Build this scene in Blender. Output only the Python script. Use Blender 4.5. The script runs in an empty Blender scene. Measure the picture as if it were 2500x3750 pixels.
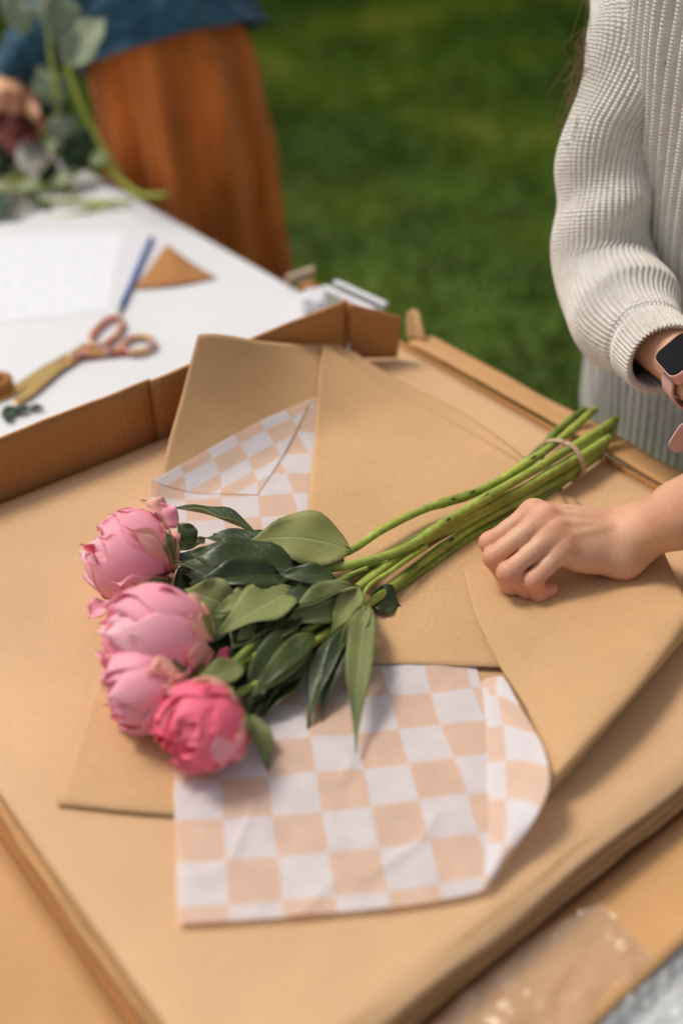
import bpy, bmesh, math, random
import numpy as np
from mathutils import Vector, Matrix, noise
random.seed(7); rng = np.random.default_rng(7)
R = math.radians
SC = bpy.context.scene
COL = SC.collection

# ------------------------------------------------------------------ camera, sky, sun, exposure
F_PX, PITCH, ZT, HCAM = 4111.0, R(36.9), 0.79, 0.64      # ZT: height of the paper stack's top above the lawn
CAM = np.array([0., 0., ZT + HCAM])
FWD = np.array([0., math.cos(PITCH), -math.sin(PITCH)])
UPV = np.array([0., math.sin(PITCH), math.cos(PITCH)])
RGT = np.array([1., 0., 0.])
cd = bpy.data.cameras.new('camera'); cam = bpy.data.objects.new('camera', cd); COL.objects.link(cam)
cam.location = CAM; cam.rotation_euler = (math.pi/2 - PITCH, 0, 0)
cd.sensor_fit = 'VERTICAL'; cd.sensor_height = 36; cd.sensor_width = 24; cd.lens = F_PX/3750*36
cd.clip_start = .02; cd.clip_end = 500
cd.dof.use_dof = True; cd.dof.focus_distance = 0.985; cd.dof.aperture_fstop = 1.7
SC.camera = cam

SUN_EL, SUN_AZ = R(56), R(-58)          # azimuth measured from +Y (far side) towards +X
w = bpy.data.worlds.new('World'); SC.world = w; w.use_nodes = True
nt = w.node_tree; nt.nodes.clear()
sky = nt.nodes.new('ShaderNodeTexSky'); sky.sky_type = 'NISHITA'; sky.sun_disc = False
sky.sun_elevation = SUN_EL; sky.sun_rotation = SUN_AZ; sky.air_density = 1.0; sky.dust_density = 3.0; sky.ozone_density = 1.0
hs = nt.nodes.new('ShaderNodeHueSaturation'); hs.inputs['Saturation'].default_value = .30
bg = nt.nodes.new('ShaderNodeBackground'); bg.inputs[1].default_value = 0.085
wo = nt.nodes.new('ShaderNodeOutputWorld')
nt.links.new(sky.outputs[0], hs.inputs['Color']); nt.links.new(hs.outputs[0], bg.inputs[0]); nt.links.new(bg.outputs[0], wo.inputs[0])
sl = bpy.data.lights.new('sun', 'SUN'); sl.energy = 1.5; sl.angle = R(16); sl.color = (1, .93, .83)
so = bpy.data.objects.new('sun', sl); COL.objects.link(so)
sd = Vector((math.sin(SUN_AZ)*math.cos(SUN_EL), math.cos(SUN_AZ)*math.cos(SUN_EL), math.sin(SUN_EL)))
so.rotation_euler = sd.to_track_quat('Z', 'Y').to_euler(); so.location = (0, 6, 8)
SC.view_settings.view_transform = 'Standard'; SC.view_settings.look = 'None'
SC.view_settings.exposure = 0.52; SC.view_settings.gamma = 1.0
SC.render.engine = 'CYCLES'; SC.cycles.use_denoising = True
SC.cycles.max_bounces = 8; SC.cycles.transparent_max_bounces = 8

# ------------------------------------------------------------------ photo pixel -> place
ang = R(-51)
UA = np.array([math.cos(ang), math.sin(ang), 0.]); VA = np.array([-math.sin(ang), math.cos(ang), 0.])   # along / across the table
def ray(px, py): return FWD + (px-1250)/F_PX*RGT + (1875-py)/F_PX*UPV
def P(px, py, z=0.):                      # on the level z metres above the stack top
    d = ray(px, py); return CAM + (ZT+z-CAM[2])/d[2]*d
def PL(px, py, n, c):                     # on the vertical plane n.p = c
    d = ray(px, py); return CAM + (c-CAM@n)/(d@n)*d
def Q(px, py, dep): return CAM + dep*ray(px, py)
def T(u, v, z=0.): return UA*u + VA*v + np.array([0, 0, ZT+z])
def sstep(a, b, x):
    t = np.clip((x-a)/(b-a), 0, 1); return t*t*(3-2*t)
def hC(p):                                # height of the big kraft sheet over the stack: leans up against the box's back wall
    u, v = p@UA, p@VA
    amp = .074*(1-sstep(.50, .72, v)) + .030
    t = np.clip((-.765-u)/.112, 0, 1.2)
    return .0025 + amp*t**1.6
def PH(px, py, off=0.):                   # on that sheet, plus off
    d = ray(px, py); lo, hi = .5, 2.2
    for _ in range(40):
        m = (lo+hi)/2; p = CAM + m*d
        if p[2] > ZT + hC(p) + off: lo = m
        else: hi = m
    return CAM + lo*d

# ------------------------------------------------------------------ helpers
def mesh_obj(name, verts, faces, mats=None, parent=None, smooth=True, uvs=None, matidx=None):
    me = bpy.data.meshes.new(name)
    verts = np.asarray(verts, dtype=np.float64)
    if isinstance(faces, np.ndarray):
        nf, k = faces.shape
        me.vertices.add(len(verts)); me.vertices.foreach_set('co', verts.astype(np.float32).ravel())
        me.loops.add(nf*k); me.loops.foreach_set('vertex_index', faces.astype(np.int32).ravel())
        me.polygons.add(nf); me.polygons.foreach_set('loop_start', np.arange(0, nf*k, k, dtype=np.int32))
        me.update(calc_edges=True)
    else:
        me.from_pydata([tuple(v) for v in verts], [], [tuple(f) for f in faces])
    if uvs is not None:
        ul = me.uv_layers.new(name='UVMap'); vi = np.empty(len(me.loops), dtype=np.int32)
        me.loops.foreach_get('vertex_index', vi); ul.data.foreach_set('uv', np.asarray(uvs, dtype=np.float32)[vi].ravel())
    if smooth: me.polygons.foreach_set('use_smooth', [True]*len(me.polygons))
    if mats:
        for m in (mats if isinstance(mats, (list, tuple)) else [mats]): me.materials.append(m)
    if matidx is not None: me.polygons.foreach_set('material_index', np.asarray(matidx, dtype=np.int32))
    me.update()
    o = bpy.data.objects.new(name, me); COL.objects.link(o)
    if parent is not None: adopt(o, parent)
    return o
def wm(o):
    m = Matrix.LocRotScale(o.location, o.rotation_euler, o.scale)
    return m if o.parent is None else wm(o.parent) @ o.matrix_parent_inverse @ m
def adopt(o, parent):
    o.parent = parent; o.matrix_parent_inverse = wm(parent).inverted()
def thing(name, loc, label, cat, group=None):
    o = bpy.data.objects.new(name, None); COL.objects.link(o); o.location = loc; o.empty_display_size = .03
    return tag(o, label, cat, group)
def tag(o, label, cat=None, group=None, kind=None):
    if label: o['label'] = label
    if cat: o['category'] = cat
    if group: o['group'] = group
    if kind: o['kind'] = kind
    return o
def grid_faces(m, n, closed=False):
    f = []
    nn = n if closed else n-1
    i, j = np.meshgrid(np.arange(m-1), np.arange(nn), indexing='ij'); j2 = (j+1) % n
    return np.stack([i*n+j, i*n+j2, (i+1)*n+j2, (i+1)*n+j], -1).reshape(-1, 4)
def crom(pts, N):                          # Catmull-Rom through pts (k, ...) -> N samples
    pts = np.asarray(pts, float); k = len(pts)
    if k == 2: 
        t = np.linspace(0, 1, N).reshape((-1,)+(1,)*(pts.ndim-1)); return pts[0]*(1-t)+pts[1]*t
    ext = np.concatenate([[2*pts[0]-pts[1]], pts, [2*pts[-1]-pts[-2]]])
    s = np.linspace(0, k-1, N); i = np.minimum(s.astype(int), k-2); t = (s-i).reshape((-1,)+(1,)*(pts.ndim-1))
    p0, p1, p2, p3 = ext[i], ext[i+1], ext[i+2], ext[i+3]
    return .5*(2*p1+(p2-p0)*t+(2*p0-5*p1+4*p2-p3)*t*t+(3*p1-p0-3*p2+p3)*t**3)
def cgrid(ctrl, M, N):
    g = crom(np.asarray(ctrl, float), M); return np.swapaxes(crom(np.swapaxes(g, 0, 1), N), 0, 1)
def fbm(p, sc, seed=0., oct=3):
    return np.array([noise.fractal(Vector((x*sc+seed, y*sc-seed, z*sc+2*seed)), .6, 2.0, oct) for x, y, z in p])
def sheet(name, g, mat, parent=None, thick=.0003, wr=0., wsc=12, seed=0., uv0=(0, 0), rim=None):
    M, N = g.shape[:2]; g = g.copy()
    if wr:
        g[..., 2] += wr*np.abs(fbm(g.reshape(-1, 3), wsc, seed)).reshape(M, N)
    du = np.zeros((M, N)); dv = np.zeros((M, N))
    du[:, 1:] = np.cumsum(np.linalg.norm(np.diff(g, axis=1), axis=-1), 1)
    dv[1:] = np.cumsum(np.linalg.norm(np.diff(g, axis=0), axis=-1), 0)
    uv = np.stack([du+uv0[0], dv+uv0[1]], -1).reshape(-1, 2)
    o = mesh_obj(name, g.reshape(-1, 3), grid_faces(M, N), mat, parent, uvs=uv)
    if thick:
        s = o.modifiers.new('thickness', 'SOLIDIFY'); s.thickness = thick; s.offset = 0
    return o
def frames(c):
    c = np.asarray(c, float); t = np.gradient(c, axis=0); t /= np.linalg.norm(t, axis=1, keepdims=True)+1e-12
    n = np.zeros_like(c); ref = np.array([0, 0, 1.]) if abs(t[0][2]) < .8 else np.array([1., 0, 0])
    a = ref-t[0]*(ref@t[0]); n[0] = a/np.linalg.norm(a)
    for i in range(1, len(c)):
        a = n[i-1]-t[i]*(n[i-1]@t[i]); n[i] = a/(np.linalg.norm(a)+1e-12)
    return t, n, np.cross(t, n)
def tube(name, path, rad, mat, parent=None, seg=10, N=None, caps=True, bump=0.):
    path = np.asarray(path, float); rad = np.asarray(rad if np.ndim(rad) else [rad]*len(path), float)
    if N: path = crom(path, N); rad = crom(rad, N)
    t, n, b = frames(path); th = np.linspace(0, 2*math.pi, seg, endpoint=False)
    g = path[:, None]+rad[:, None, None]*(np.cos(th)[None, :, None]*n[:, None]+np.sin(th)[None, :, None]*b[:, None])
    v = g.reshape(-1, 3); f = [tuple(x) for x in grid_faces(len(path), seg, True)]
    if caps:
        f.append(tuple(range(seg))[::-1]); f.append(tuple(range((len(path)-1)*seg, len(path)*seg)))
    arc = np.concatenate([[0], np.cumsum(np.linalg.norm(np.diff(path, axis=0), axis=1))])
    uv = np.stack(np.broadcast_arrays(th[None]/(2*math.pi), arc[:, None]), -1).reshape(-1, 2)
    return mesh_obj(name, v, f, mat, parent, uvs=uv)
def frame_of(ax, up=(0, 0, 1)):
    z = np.asarray(ax, float); z = z/np.linalg.norm(z); x = np.cross(up, z)
    if np.linalg.norm(x) < 1e-4: x = np.cross((0, 1, 0), z)
    x /= np.linalg.norm(x); return x, np.cross(z, x), z
def box_pts(c, ex, ey, ez): return [np.asarray(c)+sx*np.asarray(ex)+sy*np.asarray(ey)+sz*np.asarray(ez) for sz in (-1, 1) for sy in (-1, 1) for sx in (-1, 1)]
BOXF = [(0, 2, 3, 1), (4, 5, 7, 6), (0, 1, 5, 4), (2, 6, 7, 3), (0, 4, 6, 2), (1, 3, 7, 5)]
def box(name, c, ex, ey, ez, mat, parent=None, bevel=0.):
    o = mesh_obj(name, box_pts(c, ex, ey, ez), BOXF, mat, parent, smooth=False)
    if bevel:
        b = o.modifiers.new('bevel', 'BEVEL'); b.width = bevel; b.segments = 2; b.limit_method = 'ANGLE'
    return o
def prism(name, poly, z0, z1, mat, parent=None, bevel=0.):       # world xy polygon
    n = len(poly); v = [(p[0], p[1], z0) for p in poly]+[(p[0], p[1], z1) for p in poly]
    f = [tuple(range(n))[::-1], tuple(range(n, 2*n))]+[(i, (i+1) % n, n+(i+1) % n, n+i) for i in range(n)]
    a = sum(poly[i][0]*poly[(i+1) % n][1]-poly[(i+1) % n][0]*poly[i][1] for i in range(n))
    if a < 0: f = [x[::-1] for x in f]
    o = mesh_obj(name, v, f, mat, parent, smooth=False)
    if bevel:
        b = o.modifiers.new('bevel', 'BEVEL'); b.width = bevel; b.segments = 2; b.limit_method = 'ANGLE'
    return o

# ---- signed distance shapes -> one continuous skin (surface nets)
def surface_nets(f, org, h):
    nx, ny, nz = f.shape; s = f < 0
    cnt = np.zeros((nx-1, ny-1, nz-1), np.float32); acc = np.zeros((nx-1, ny-1, nz-1, 3), np.float32)
    for ax in range(3):
        o1, o2 = [a for a in range(3) if a != ax]
        for i in (0, 1):
            for j in (0, 1):
                sl0 = [None]*3; sl0[ax] = slice(0, -1); sl0[o1] = slice(i, f.shape[o1]-1+i); sl0[o2] = slice(j, f.shape[o2]-1+j)
                sl1 = list(sl0); sl1[ax] = slice(1, None)
                a, b = f[tuple(sl0)], f[tuple(sl1)]; m = (a < 0) != (b < 0)
                t = np.where(m, a/np.where(m, a-b, 1), 0)
                cnt += m; acc[..., ax] += t; acc[..., o1] += m*i; acc[..., o2] += m*j
    act = cnt > 0; idx = -np.ones(act.shape, np.int64); idx[act] = np.arange(act.sum())
    cell = np.argwhere(act); pos = (cell+acc[act]/cnt[act][:, None])*h+org
    quads = []
    for ax in range(3):
        o1, o2 = [(1, 2), (2, 0), (0, 1)][ax]
        sa = [slice(1, -1)]*3; sa[ax] = slice(0, -1); sb = list(sa); sb[ax] = slice(1, None)
        a, b = s[tuple(sa)], s[tuple(sb)]; loc = np.argwhere(a != b)
        if not len(loc): continue
        inside = a[tuple(loc.T)]; base = loc.copy(); base[:, [o1, o2]] += 1
        def g(d1, d2):
            q = base.copy(); q[:, o1] += d1; q[:, o2] += d2; return idx[q[:, 0], q[:, 1], q[:, 2]]
        q = np.stack([g(-1, -1), g(0, -1), g(0, 0), g(-1, 0)], -1)
        q[~inside] = q[~inside][:, ::-1]; quads.append(q)
    q = np.concatenate(quads); return pos, q[(q >= 0).all(1)]
def sdf_skin(groups, h, k_out, lo=None, hi=None):
    """groups: list of (k, [ (a, b, ra, rb), ... ]) round cones; smooth union inside a group by k, between groups by k_out"""
    pts = np.array([x for k, g in groups for pr in g for x in (pr[0], pr[1])]); rm = max(max(pr[2], pr[3]) for k, g in groups for pr in g)
    lo = pts.min(0)-rm-3*h if lo is None else lo; hi = pts.max(0)+rm+3*h if hi is None else hi
    dims = np.ceil((hi-lo)/h).astype(int)+1
    axs = [lo[i]+h*np.arange(dims[i]) for i in range(3)]
    out = np.full(dims, .05, np.float32)
    def smin(a, b, k):
        t = np.clip(.5+.5*(b-a)/k, 0, 1); return b+(a-b)*t-k*t*(1-t)
    for k, g in groups:
        gf = np.full(dims, .05, np.float32)
        for pr in g:
            a, b, ra, rb = np.asarray(pr[0]), np.asarray(pr[1]), pr[2], pr[3]; m = max(ra, rb)+max(k, .006 if callable(k_out) else k_out)+3*h
            l = np.minimum(a, b)-m; u_ = np.maximum(a, b)+m
            sl = tuple(slice(max(0, int((l[i]-lo[i])/h)), min(dims[i], int((u_[i]-lo[i])/h)+2)) for i in range(3))
            if any(s_.start >= s_.stop for s_ in sl): continue
            X = (axs[0][sl[0]][:, None, None]-a[0]).astype(np.float32); Y = (axs[1][sl[1]][None, :, None]-a[1]).astype(np.float32); Z = (axs[2][sl[2]][None, None, :]-a[2]).astype(np.float32)
            d = (b-a).astype(np.float32); L = float(d@d)+1e-12
            t = np.clip((X*d[0]+Y*d[1]+Z*d[2])/L, 0, 1)
            dist = np.sqrt((X-t*d[0])**2+(Y-t*d[1])**2+(Z-t*d[2])**2)-(ra+(rb-ra)*t)
            gf[sl] = smin(gf[sl], dist, k)
        out = smin(out, gf, k_out(k) if callable(k_out) else k_out)
    return surface_nets(out, lo, h)

# ------------------------------------------------------------------ materials
def nodes_of(name):
    m = bpy.data.materials.new(name); m.use_nodes = True; t = m.node_tree
    return m, t, t.nodes['Principled BSDF'], t.nodes['Material Output']
def N_(t, k, **kw):
    n = t.nodes.new(k)
    for a, b in kw.items():
        if hasattr(n, a): setattr(n, a, b)
        else: n.inputs[a.replace('_', ' ')].default_value = b
    return n
def ramp(t, src, stops):
    r = t.nodes.new('ShaderNodeValToRGB'); e = r.color_ramp.elements
    while len(e) < len(stops): e.new(.5)
    for x, (p, c) in zip(e, stops): x.position = p; x.color = (*c, 1) if len(c) == 3 else c
    t.links.new(src, r.inputs[0]); return r
def mul(c, k): return tuple(min(1, x*k) for x in c)
def surf(name, col, rough=.7, var=.12, vsc=8., fsc=300., fvar=.06, bump=.15, bsc=None, spec=.3, sss=0., sssr=(.01, .004, .002), sheen=0., metal=0., stretch=(1, 1, 1), coords='Object', crease=0.):
    m, t, b, o = nodes_of(name)
    tc = N_(t, 'ShaderNodeTexCoord'); mp = N_(t, 'ShaderNodeMapping'); mp.inputs['Scale'].default_value = stretch
    t.links.new(tc.outputs[coords], mp.inputs[0])
    n1 = N_(t, 'ShaderNodeTexNoise', Scale=vsc, Detail=4.); n2 = N_(t, 'ShaderNodeTexNoise', Scale=fsc, Detail=3.)
    t.links.new(mp.outputs[0], n1.inputs['Vector']); t.links.new(mp.outputs[0], n2.inputs['Vector'])
    r1 = ramp(t, n1.outputs[0], [(.3, mul(col, 1-var)), (.7, mul(col, 1+var))])
    r2 = ramp(t, n2.outputs[0], [(.3, (1-fvar,)*3), (.7, (1+fvar,)*3)])
    mx = N_(t, 'ShaderNodeMix', data_type='RGBA', blend_type='MULTIPLY'); mx.inputs[0].default_value = 1
    t.links.new(r1.outputs[0], mx.inputs[6]); t.links.new(r2.outputs[0], mx.inputs[7]); t.links.new(mx.outputs[2], b.inputs['Base Color'])
    b.inputs['Roughness'].default_value = rough; b.inputs['Specular IOR Level'].default_value = spec; b.inputs['Metallic'].default_value = metal
    if sss: b.inputs['Subsurface Weight'].default_value = sss; b.inputs['Subsurface Radius'].default_value = sssr; b.inputs['Subsurface Scale'].default_value = 1.
    if sheen: b.inputs['Sheen Weight'].default_value = sheen
    if bump:
        bp = N_(t, 'ShaderNodeBump', Strength=bump, Distance=.001)
        if bsc:
            n3 = N_(t, 'ShaderNodeTexNoise', Scale=bsc, Detail=4.); t.links.new(mp.outputs[0], n3.inputs['Vector']); t.links.new(n3.outputs[0], bp.inputs['Height'])
        else: t.links.new(n2.outputs[0], bp.inputs['Height'])
        if crease:
            n4 = N_(t, 'ShaderNodeTexNoise', Scale=11., Detail=5., Roughness=.55, Distortion=.8); t.links.new(mp.outputs[0], n4.inputs['Vector'])
            b4 = N_(t, 'ShaderNodeBump', Strength=crease, Distance=.006); t.links.new(n4.outputs[0], b4.inputs['Height']); t.links.new(b4.outputs[0], bp.inputs['Normal'])
        t.links.new(bp.outputs[0], b.inputs['Normal'])
    return m
M = {}
M['kraft'] = surf('kraft paper', (.58, .348, .170), .66, .09, 9, 620, .085, .2, spec=.25, crease=.22)
M['kraft_top'] = surf('kraft paper stack', (.65, .40, .212), .66, .09, 5, 620, .075, .2, spec=.28, crease=.30)
M['kraft_edge'] = surf('kraft paper edges', (.52, .29, .12), .8, .12, 30, 500, .12, .3, stretch=(1, 1, 12))
M['card'] = surf('corrugated cardboard', (.44, .195, .060), .75, .08, 10, 350, .08, .15)
t_ = M['card'].node_tree; wv_ = N_(t_, 'ShaderNodeTexWave', Scale=45.); uvn = N_(t_, 'ShaderNodeTexCoord'); t_.links.new(uvn.outputs['UV'], wv_.inputs['Vector']); b5 = N_(t_, 'ShaderNodeBump', Strength=.35, Distance=.0012); t_.links.new(wv_.outputs['Fac'], b5.inputs['Height'])
t_.links.new(b5.outputs[0], [n for n in t_.nodes if n.type == 'BUMP' and n != b5][0].inputs['Normal'])   # corrugation showing through
M['card_light'] = surf('pale cardboard', (.58, .32, .135), .75, .08, 10, 350, .07, .15)
M['white'] = surf('white plastic tabletop', (.74, .735, .745), .45, .02, 4, 200, .02, .05, spec=.4)
M['grey_metal'] = surf('grey painted steel', (.35, .36, .37), .4, .05, 10, 200, .03, .05, metal=.6)
M['paper_white'] = surf('white paper', (.80, .80, .82), .7, .02, 10, 500, .02, .05)
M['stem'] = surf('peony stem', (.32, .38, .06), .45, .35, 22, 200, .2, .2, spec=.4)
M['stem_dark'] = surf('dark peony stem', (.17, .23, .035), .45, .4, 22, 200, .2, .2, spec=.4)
M['cut'] = surf('pale cut stem', (.42, .45, .16), .6)
M['nub'] = surf('stem scar', (.11, .085, .03), .8)
M['band'] = surf('tan rubber band', (.55, .36, .24), .55, .1, 60, 600, .1, .3)

# ------------------------------------------------------------------ lawn
def grass_mat():
    m, t, b, o = nodes_of('lawn grass'); tc = N_(t, 'ShaderNodeTexCoord')
    n1 = N_(t, 'ShaderNodeTexNoise', Scale=1.3, Detail=3.); n2 = N_(t, 'ShaderNodeTexNoise', Scale=5., Detail=2.)
    for n in (n1, n2): t.links.new(tc.outputs['Object'], n.inputs['Vector'])
    r1 = ramp(t, n1.outputs[0], [(.30, (.030, .080, .012)), (.50, (.110, .180, .016)), (.64, (.23, .28, .026)), (.75, (.55, .46, .10))])
    r2 = ramp(t, n2.outputs[0], [(.3, (.8,)*3), (.7, (1.15,)*3)])
    mx = N_(t, 'ShaderNodeMix', data_type='RGBA', blend_type='MULTIPLY'); mx.inputs[0].default_value = 1
    t.links.new(r1.outputs[0], mx.inputs[6]); t.links.new(r2.outputs[0], mx.inputs[7]); t.links.new(mx.outputs[2], b.inputs['Base Color'])
    b.inputs['Roughness'].default_value = .9; b.inputs['Specular IOR Level'].default_value = .0
    return m
M['grass'] = grass_mat()
M['soil'] = surf('lawn soil', (.075, .12, .016), .95, .3, 3, 60, .3, .3)
gx = np.linspace(-60, 60, 61); G = np.stack(np.meshgrid(gx, gx+30, indexing='ij'), -1)
z = np.array([noise.noise(Vector((x*.25, y*.25, 0)))*.03 for x, y in G.reshape(-1, 2)])
lawn = mesh_obj('lawn_ground', np.c_[G.reshape(-1, 2), z-.02], grid_faces(61, 61)[:, ::-1], M['soil']); tag(lawn, None, kind='structure')
nb = 330000
dpt = .6+(rng.random(nb)**.75)*11.; lat = (rng.random(nb)*2-1)*(1.3+.52*dpt)
hgt = .022+.03*rng.random(nb); wd = .0018+.0022*rng.random(nb)+.0005*dpt; an = rng.random(nb)*2*math.pi; ln = rng.normal(0, .28, (nb, 2))
gz = np.array([noise.noise(Vector((x*.25, y*.25, 0)))*.03-.022 for x, y in zip(lat, dpt)])
b0 = np.stack([lat, dpt, gz], -1); sd_ = np.stack([np.cos(an), np.sin(an), 0*an], -1)*wd[:, None]
tip = b0+np.stack([ln[:, 0]*hgt, ln[:, 1]*hgt, hgt], -1)
V = np.stack([b0-sd_, b0+sd_, tip], 1).reshape(-1, 3)
g_ = mesh_obj('grass_blades', V, np.arange(nb*3).reshape(-1, 3), M['grass'], smooth=False); tag(g_, 'short green lawn grass with a few dry patches', 'grass', kind='stuff')

# ------------------------------------------------------------------ the white table
TZ = -.05                                  # tabletop level below the stack top
tbl = thing('folding_table', T(-1.3, .45, -ZT), 'long white plastic folding table on the lawn under the cardboard box and scissors', 'table')
def tpoly(u0, u1, v0, v1, r=.03):
    pl = []
    for cu, cv, a0 in ((u1-r, v1-r, 0), (u0+r, v1-r, 90), (u0+r, v0+r, 180), (u1-r, v0+r, 270)):
        for k in range(5):
            a = R(a0+k*22.5); p = T(cu+r*math.cos(a), cv+r*math.sin(a)); pl.append((p[0], p[1]))
    return pl
prism('tabletop', tpoly(-2.52, -.09, .04, .857), ZT+TZ-.045, ZT+TZ, M['white'], tbl, .006)
for uu in (-2.3, -.3):
    for vv in (.12, .77):
        tube('leg', [T(uu, vv, -ZT-.005), T(uu, vv, TZ-.04)], .014, M['grey_metal'], tbl, 12)
    tube('crossbar', [T(uu, .12, -.45), T(uu, .77, -.45)], .009, M['grey_metal'], tbl, 10)

# ------------------------------------------------------------------ shallow cardboard box
bx = thing('cardboard_box', T(-.57, .47, TZ), 'large shallow open brown cardboard box with folded down flaps holding the kraft paper', 'box')
box('floor_panel', T(-.575, .465, -.0485), UA*.318, VA*.338, (0, 0, .0015), M['card'], bx)
def slab(name, corners, th, mat, parent, nrm, seg=(2, 2), wr=0., seed=0.):
    """bent panel through 4 corners (a-b along the bottom, d-c along the top), th thick along nrm"""
    a, b, c, d = [np.asarray(x, float) for x in corners]; m, n = seg; g = []
    for i in range(m):
        for j in range(n):
            s, t = j/(n-1), i/(m-1); g.append((a*(1-s)+b*s)*(1-t)+(d*(1-s)+c*s)*t)
    g = np.array(g).reshape(m, n, 3)
    if wr: g += (wr*fbm(g.reshape(-1, 3), 9, seed)).reshape(m, n, 1)*np.asarray(nrm)
    du = np.linalg.norm(g-g[:, :1], axis=-1); dv = np.linalg.norm(g-g[:1], axis=-1)
    o = mesh_obj(name, g.reshape(-1, 3), grid_faces(m, n), mat, parent, uvs=np.stack([du, dv], -1).reshape(-1, 2))
    sm = o.modifiers.new('thickness', 'SOLIDIFY'); sm.thickness = th; sm.offset = 0
    return o
slab('back_wall', [T(-.889, .08, -.046), T(-.889, .4745, -.046), T(-.893, .4745, .0625), T(-.893, .08, .056)], .004, M['card'], bx, UA, (8, 24), .004, 1)
slab('back_wall', [T(-.889, .473, -.046), T(-.886, .727, -.046), T(-.888, .727, .075), T(-.892, .473, .0625)], .004, M['card'], bx, UA, (8, 24), .003, 2)
K = T(-.883, .7255, 0); E1 = K+np.array([.056, .004, 0])
slab('corner_flap', [K+[0, 0, .003], E1+[0, 0, .003], E1+[.002, .004, .052], K+[0, 0, .074]], .004, M['card'], bx, VA, (8, 10), .003, 3)
slab('side_wall', [T(-.886, .803, -.046), T(-.262, .803, -.046), T(-.262, .803, .000), T(-.884, .803, .000)], .004, M['card'], bx, VA, (4, 30), .0, 4)
slab('side_flap', [T(-.870, .806, .0035), T(-.25, .806, .0035), T(-.25, .842, -.001), T(-.868, .842, -.001)], .004, M['card_light'], bx, (0, 0, 1), (6, 40), .0025, 5)
sheet('corner_tab', cgrid([[P(1490, 1240, .004), P(1525, 1240, .004), P(1560, 1250, .004)], [P(1488, 1185, .018), P(1520, 1185, .018), P(1545, 1195, .018)], [P(1490, 1145, .028), P(1512, 1132, .030), P(1535, 1145, .028)]], 10, 10), M['kraft'], bx, .003)
slab('front_flap', [T(-.86, .128, -.040), T(-.24, .128, -.040), T(-.235, .012, -.044), T(-.86, .012, -.046)], .004, M['card_light'], bx, (0, 0, 1), (10, 40), .003, 6)
FF = [T(-.253, .15, -.040), T(-.253, .80, -.040), T(-.186, .80, -.030), T(-.186, .15, -.036)]
slab('end_flap', FF, .004, M['card_light'], bx, (0, 0, 1), (10, 40), .002, 7)

# ------------------------------------------------------------------ stack of kraft sheets
st = thing('kraft_paper_stack', T(-.573, .47, -.045), 'thick stack of wide brown kraft paper sheets lying in the cardboard box', 'paper stack')
def rect_path(u0, u1, v0, v1, r, amp, seed, z):
    pts = []
    per = [((u0+r, v0), (u1-r, v0)), ((u1, v0+r), (u1, v1-r)), ((u1-r, v1), (u0+r, v1)), ((u0, v1-r), (u0, v0+r))]
    for (a, b) in per:
        for k in range(46):
            s = k/45; x = a[0]*(1-s)+b[0]*s; y = a[1]*(1-s)+b[1]*s
            nz = noise.fractal(Vector((x*7+seed, y*7, seed*3.1)), .7, 2, 4)*amp; nz2 = noise.fractal(Vector((x*9+seed, y*9, seed*1.7+9)), .7, 2, 3)
            pts.append((x, y, nz, nz2))
    return pts
zb = -.0455; nl = 9
hs_ = [.008, .006, .005, .006, .004, .0055, .004, .005]; 
for i, hh in enumerate(hs_):
    off = .0035*math.sin(i*2.4)+(.004 if i < 3 else 0)
    pp = rect_path(-.880+off*.3, -.262+off, .143-off, .797, .004, .0028, i*5.3, 0)
    last = i == len(hs_)-1; vs = []; n = len(pp)
    for (ins, zz) in ((.0015, zb), (0, zb+hh*.25), (0, zb+hh*.7), (.0018, zb+hh*.97), (.010, zb+hh)):
        for x, y, nz, nz2 in pp:
            cx, cy = -.57-x, .47-y; L = max(abs(cx)/.31, abs(cy)/.33); sx = ins*np.sign(cx)*(abs(cx) > .29)+nz*np.sign(cx)*(abs(cx) > .29); sy = ins*np.sign(cy)*(abs(cy) > .31)+nz*np.sign(cy)*(abs(cy) > .31)
            p = T(x+sx, y+sy, 0); vs.append((p[0], p[1], ZT+zz-(.0012*(abs(nz2)) if zz > zb else 0)))
    fs = [tuple(f) for f in grid_faces(5, n, True)]+[tuple(range(n))[::-1], tuple(range(4*n, 5*n))]
    mesh_obj('paper_layer', vs, fs, M['kraft_edge'], st)
    zb += hh
# top sheet: lies flat, drooping over the near edges
gu = np.concatenate([np.linspace(-.878, -.30, 60), np.linspace(-.296, -.257, 16)]); gv = np.concatenate([[.1385, .1405, .144, .149, .156], np.linspace(.165, .796, 60)])
gg = np.zeros((len(gu), len(gv), 3))
for i, a in enumerate(gu):
    for j, b in enumerate(gv):
        d1 = max(0, a+.276); d2 = max(0, .150-b); nn = noise.fractal(Vector((a*6, b*6, 3)), .7, 2, 3)
        edge = min(1, max(0, (a+.45)/.19)); rip = noise.noise(Vector((b*13, 7, a*3)))
        p = T(a+.002*rip*edge, b-.001*rip, 0); gg[i, j] = p; gg[i, j, 2] = ZT-.0012+.0011*nn-18*d1**2*(1+.5*rip)-30*d2**2
sheet('top_sheet', gg, M['kraft_top'], st, .0004)

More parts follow.
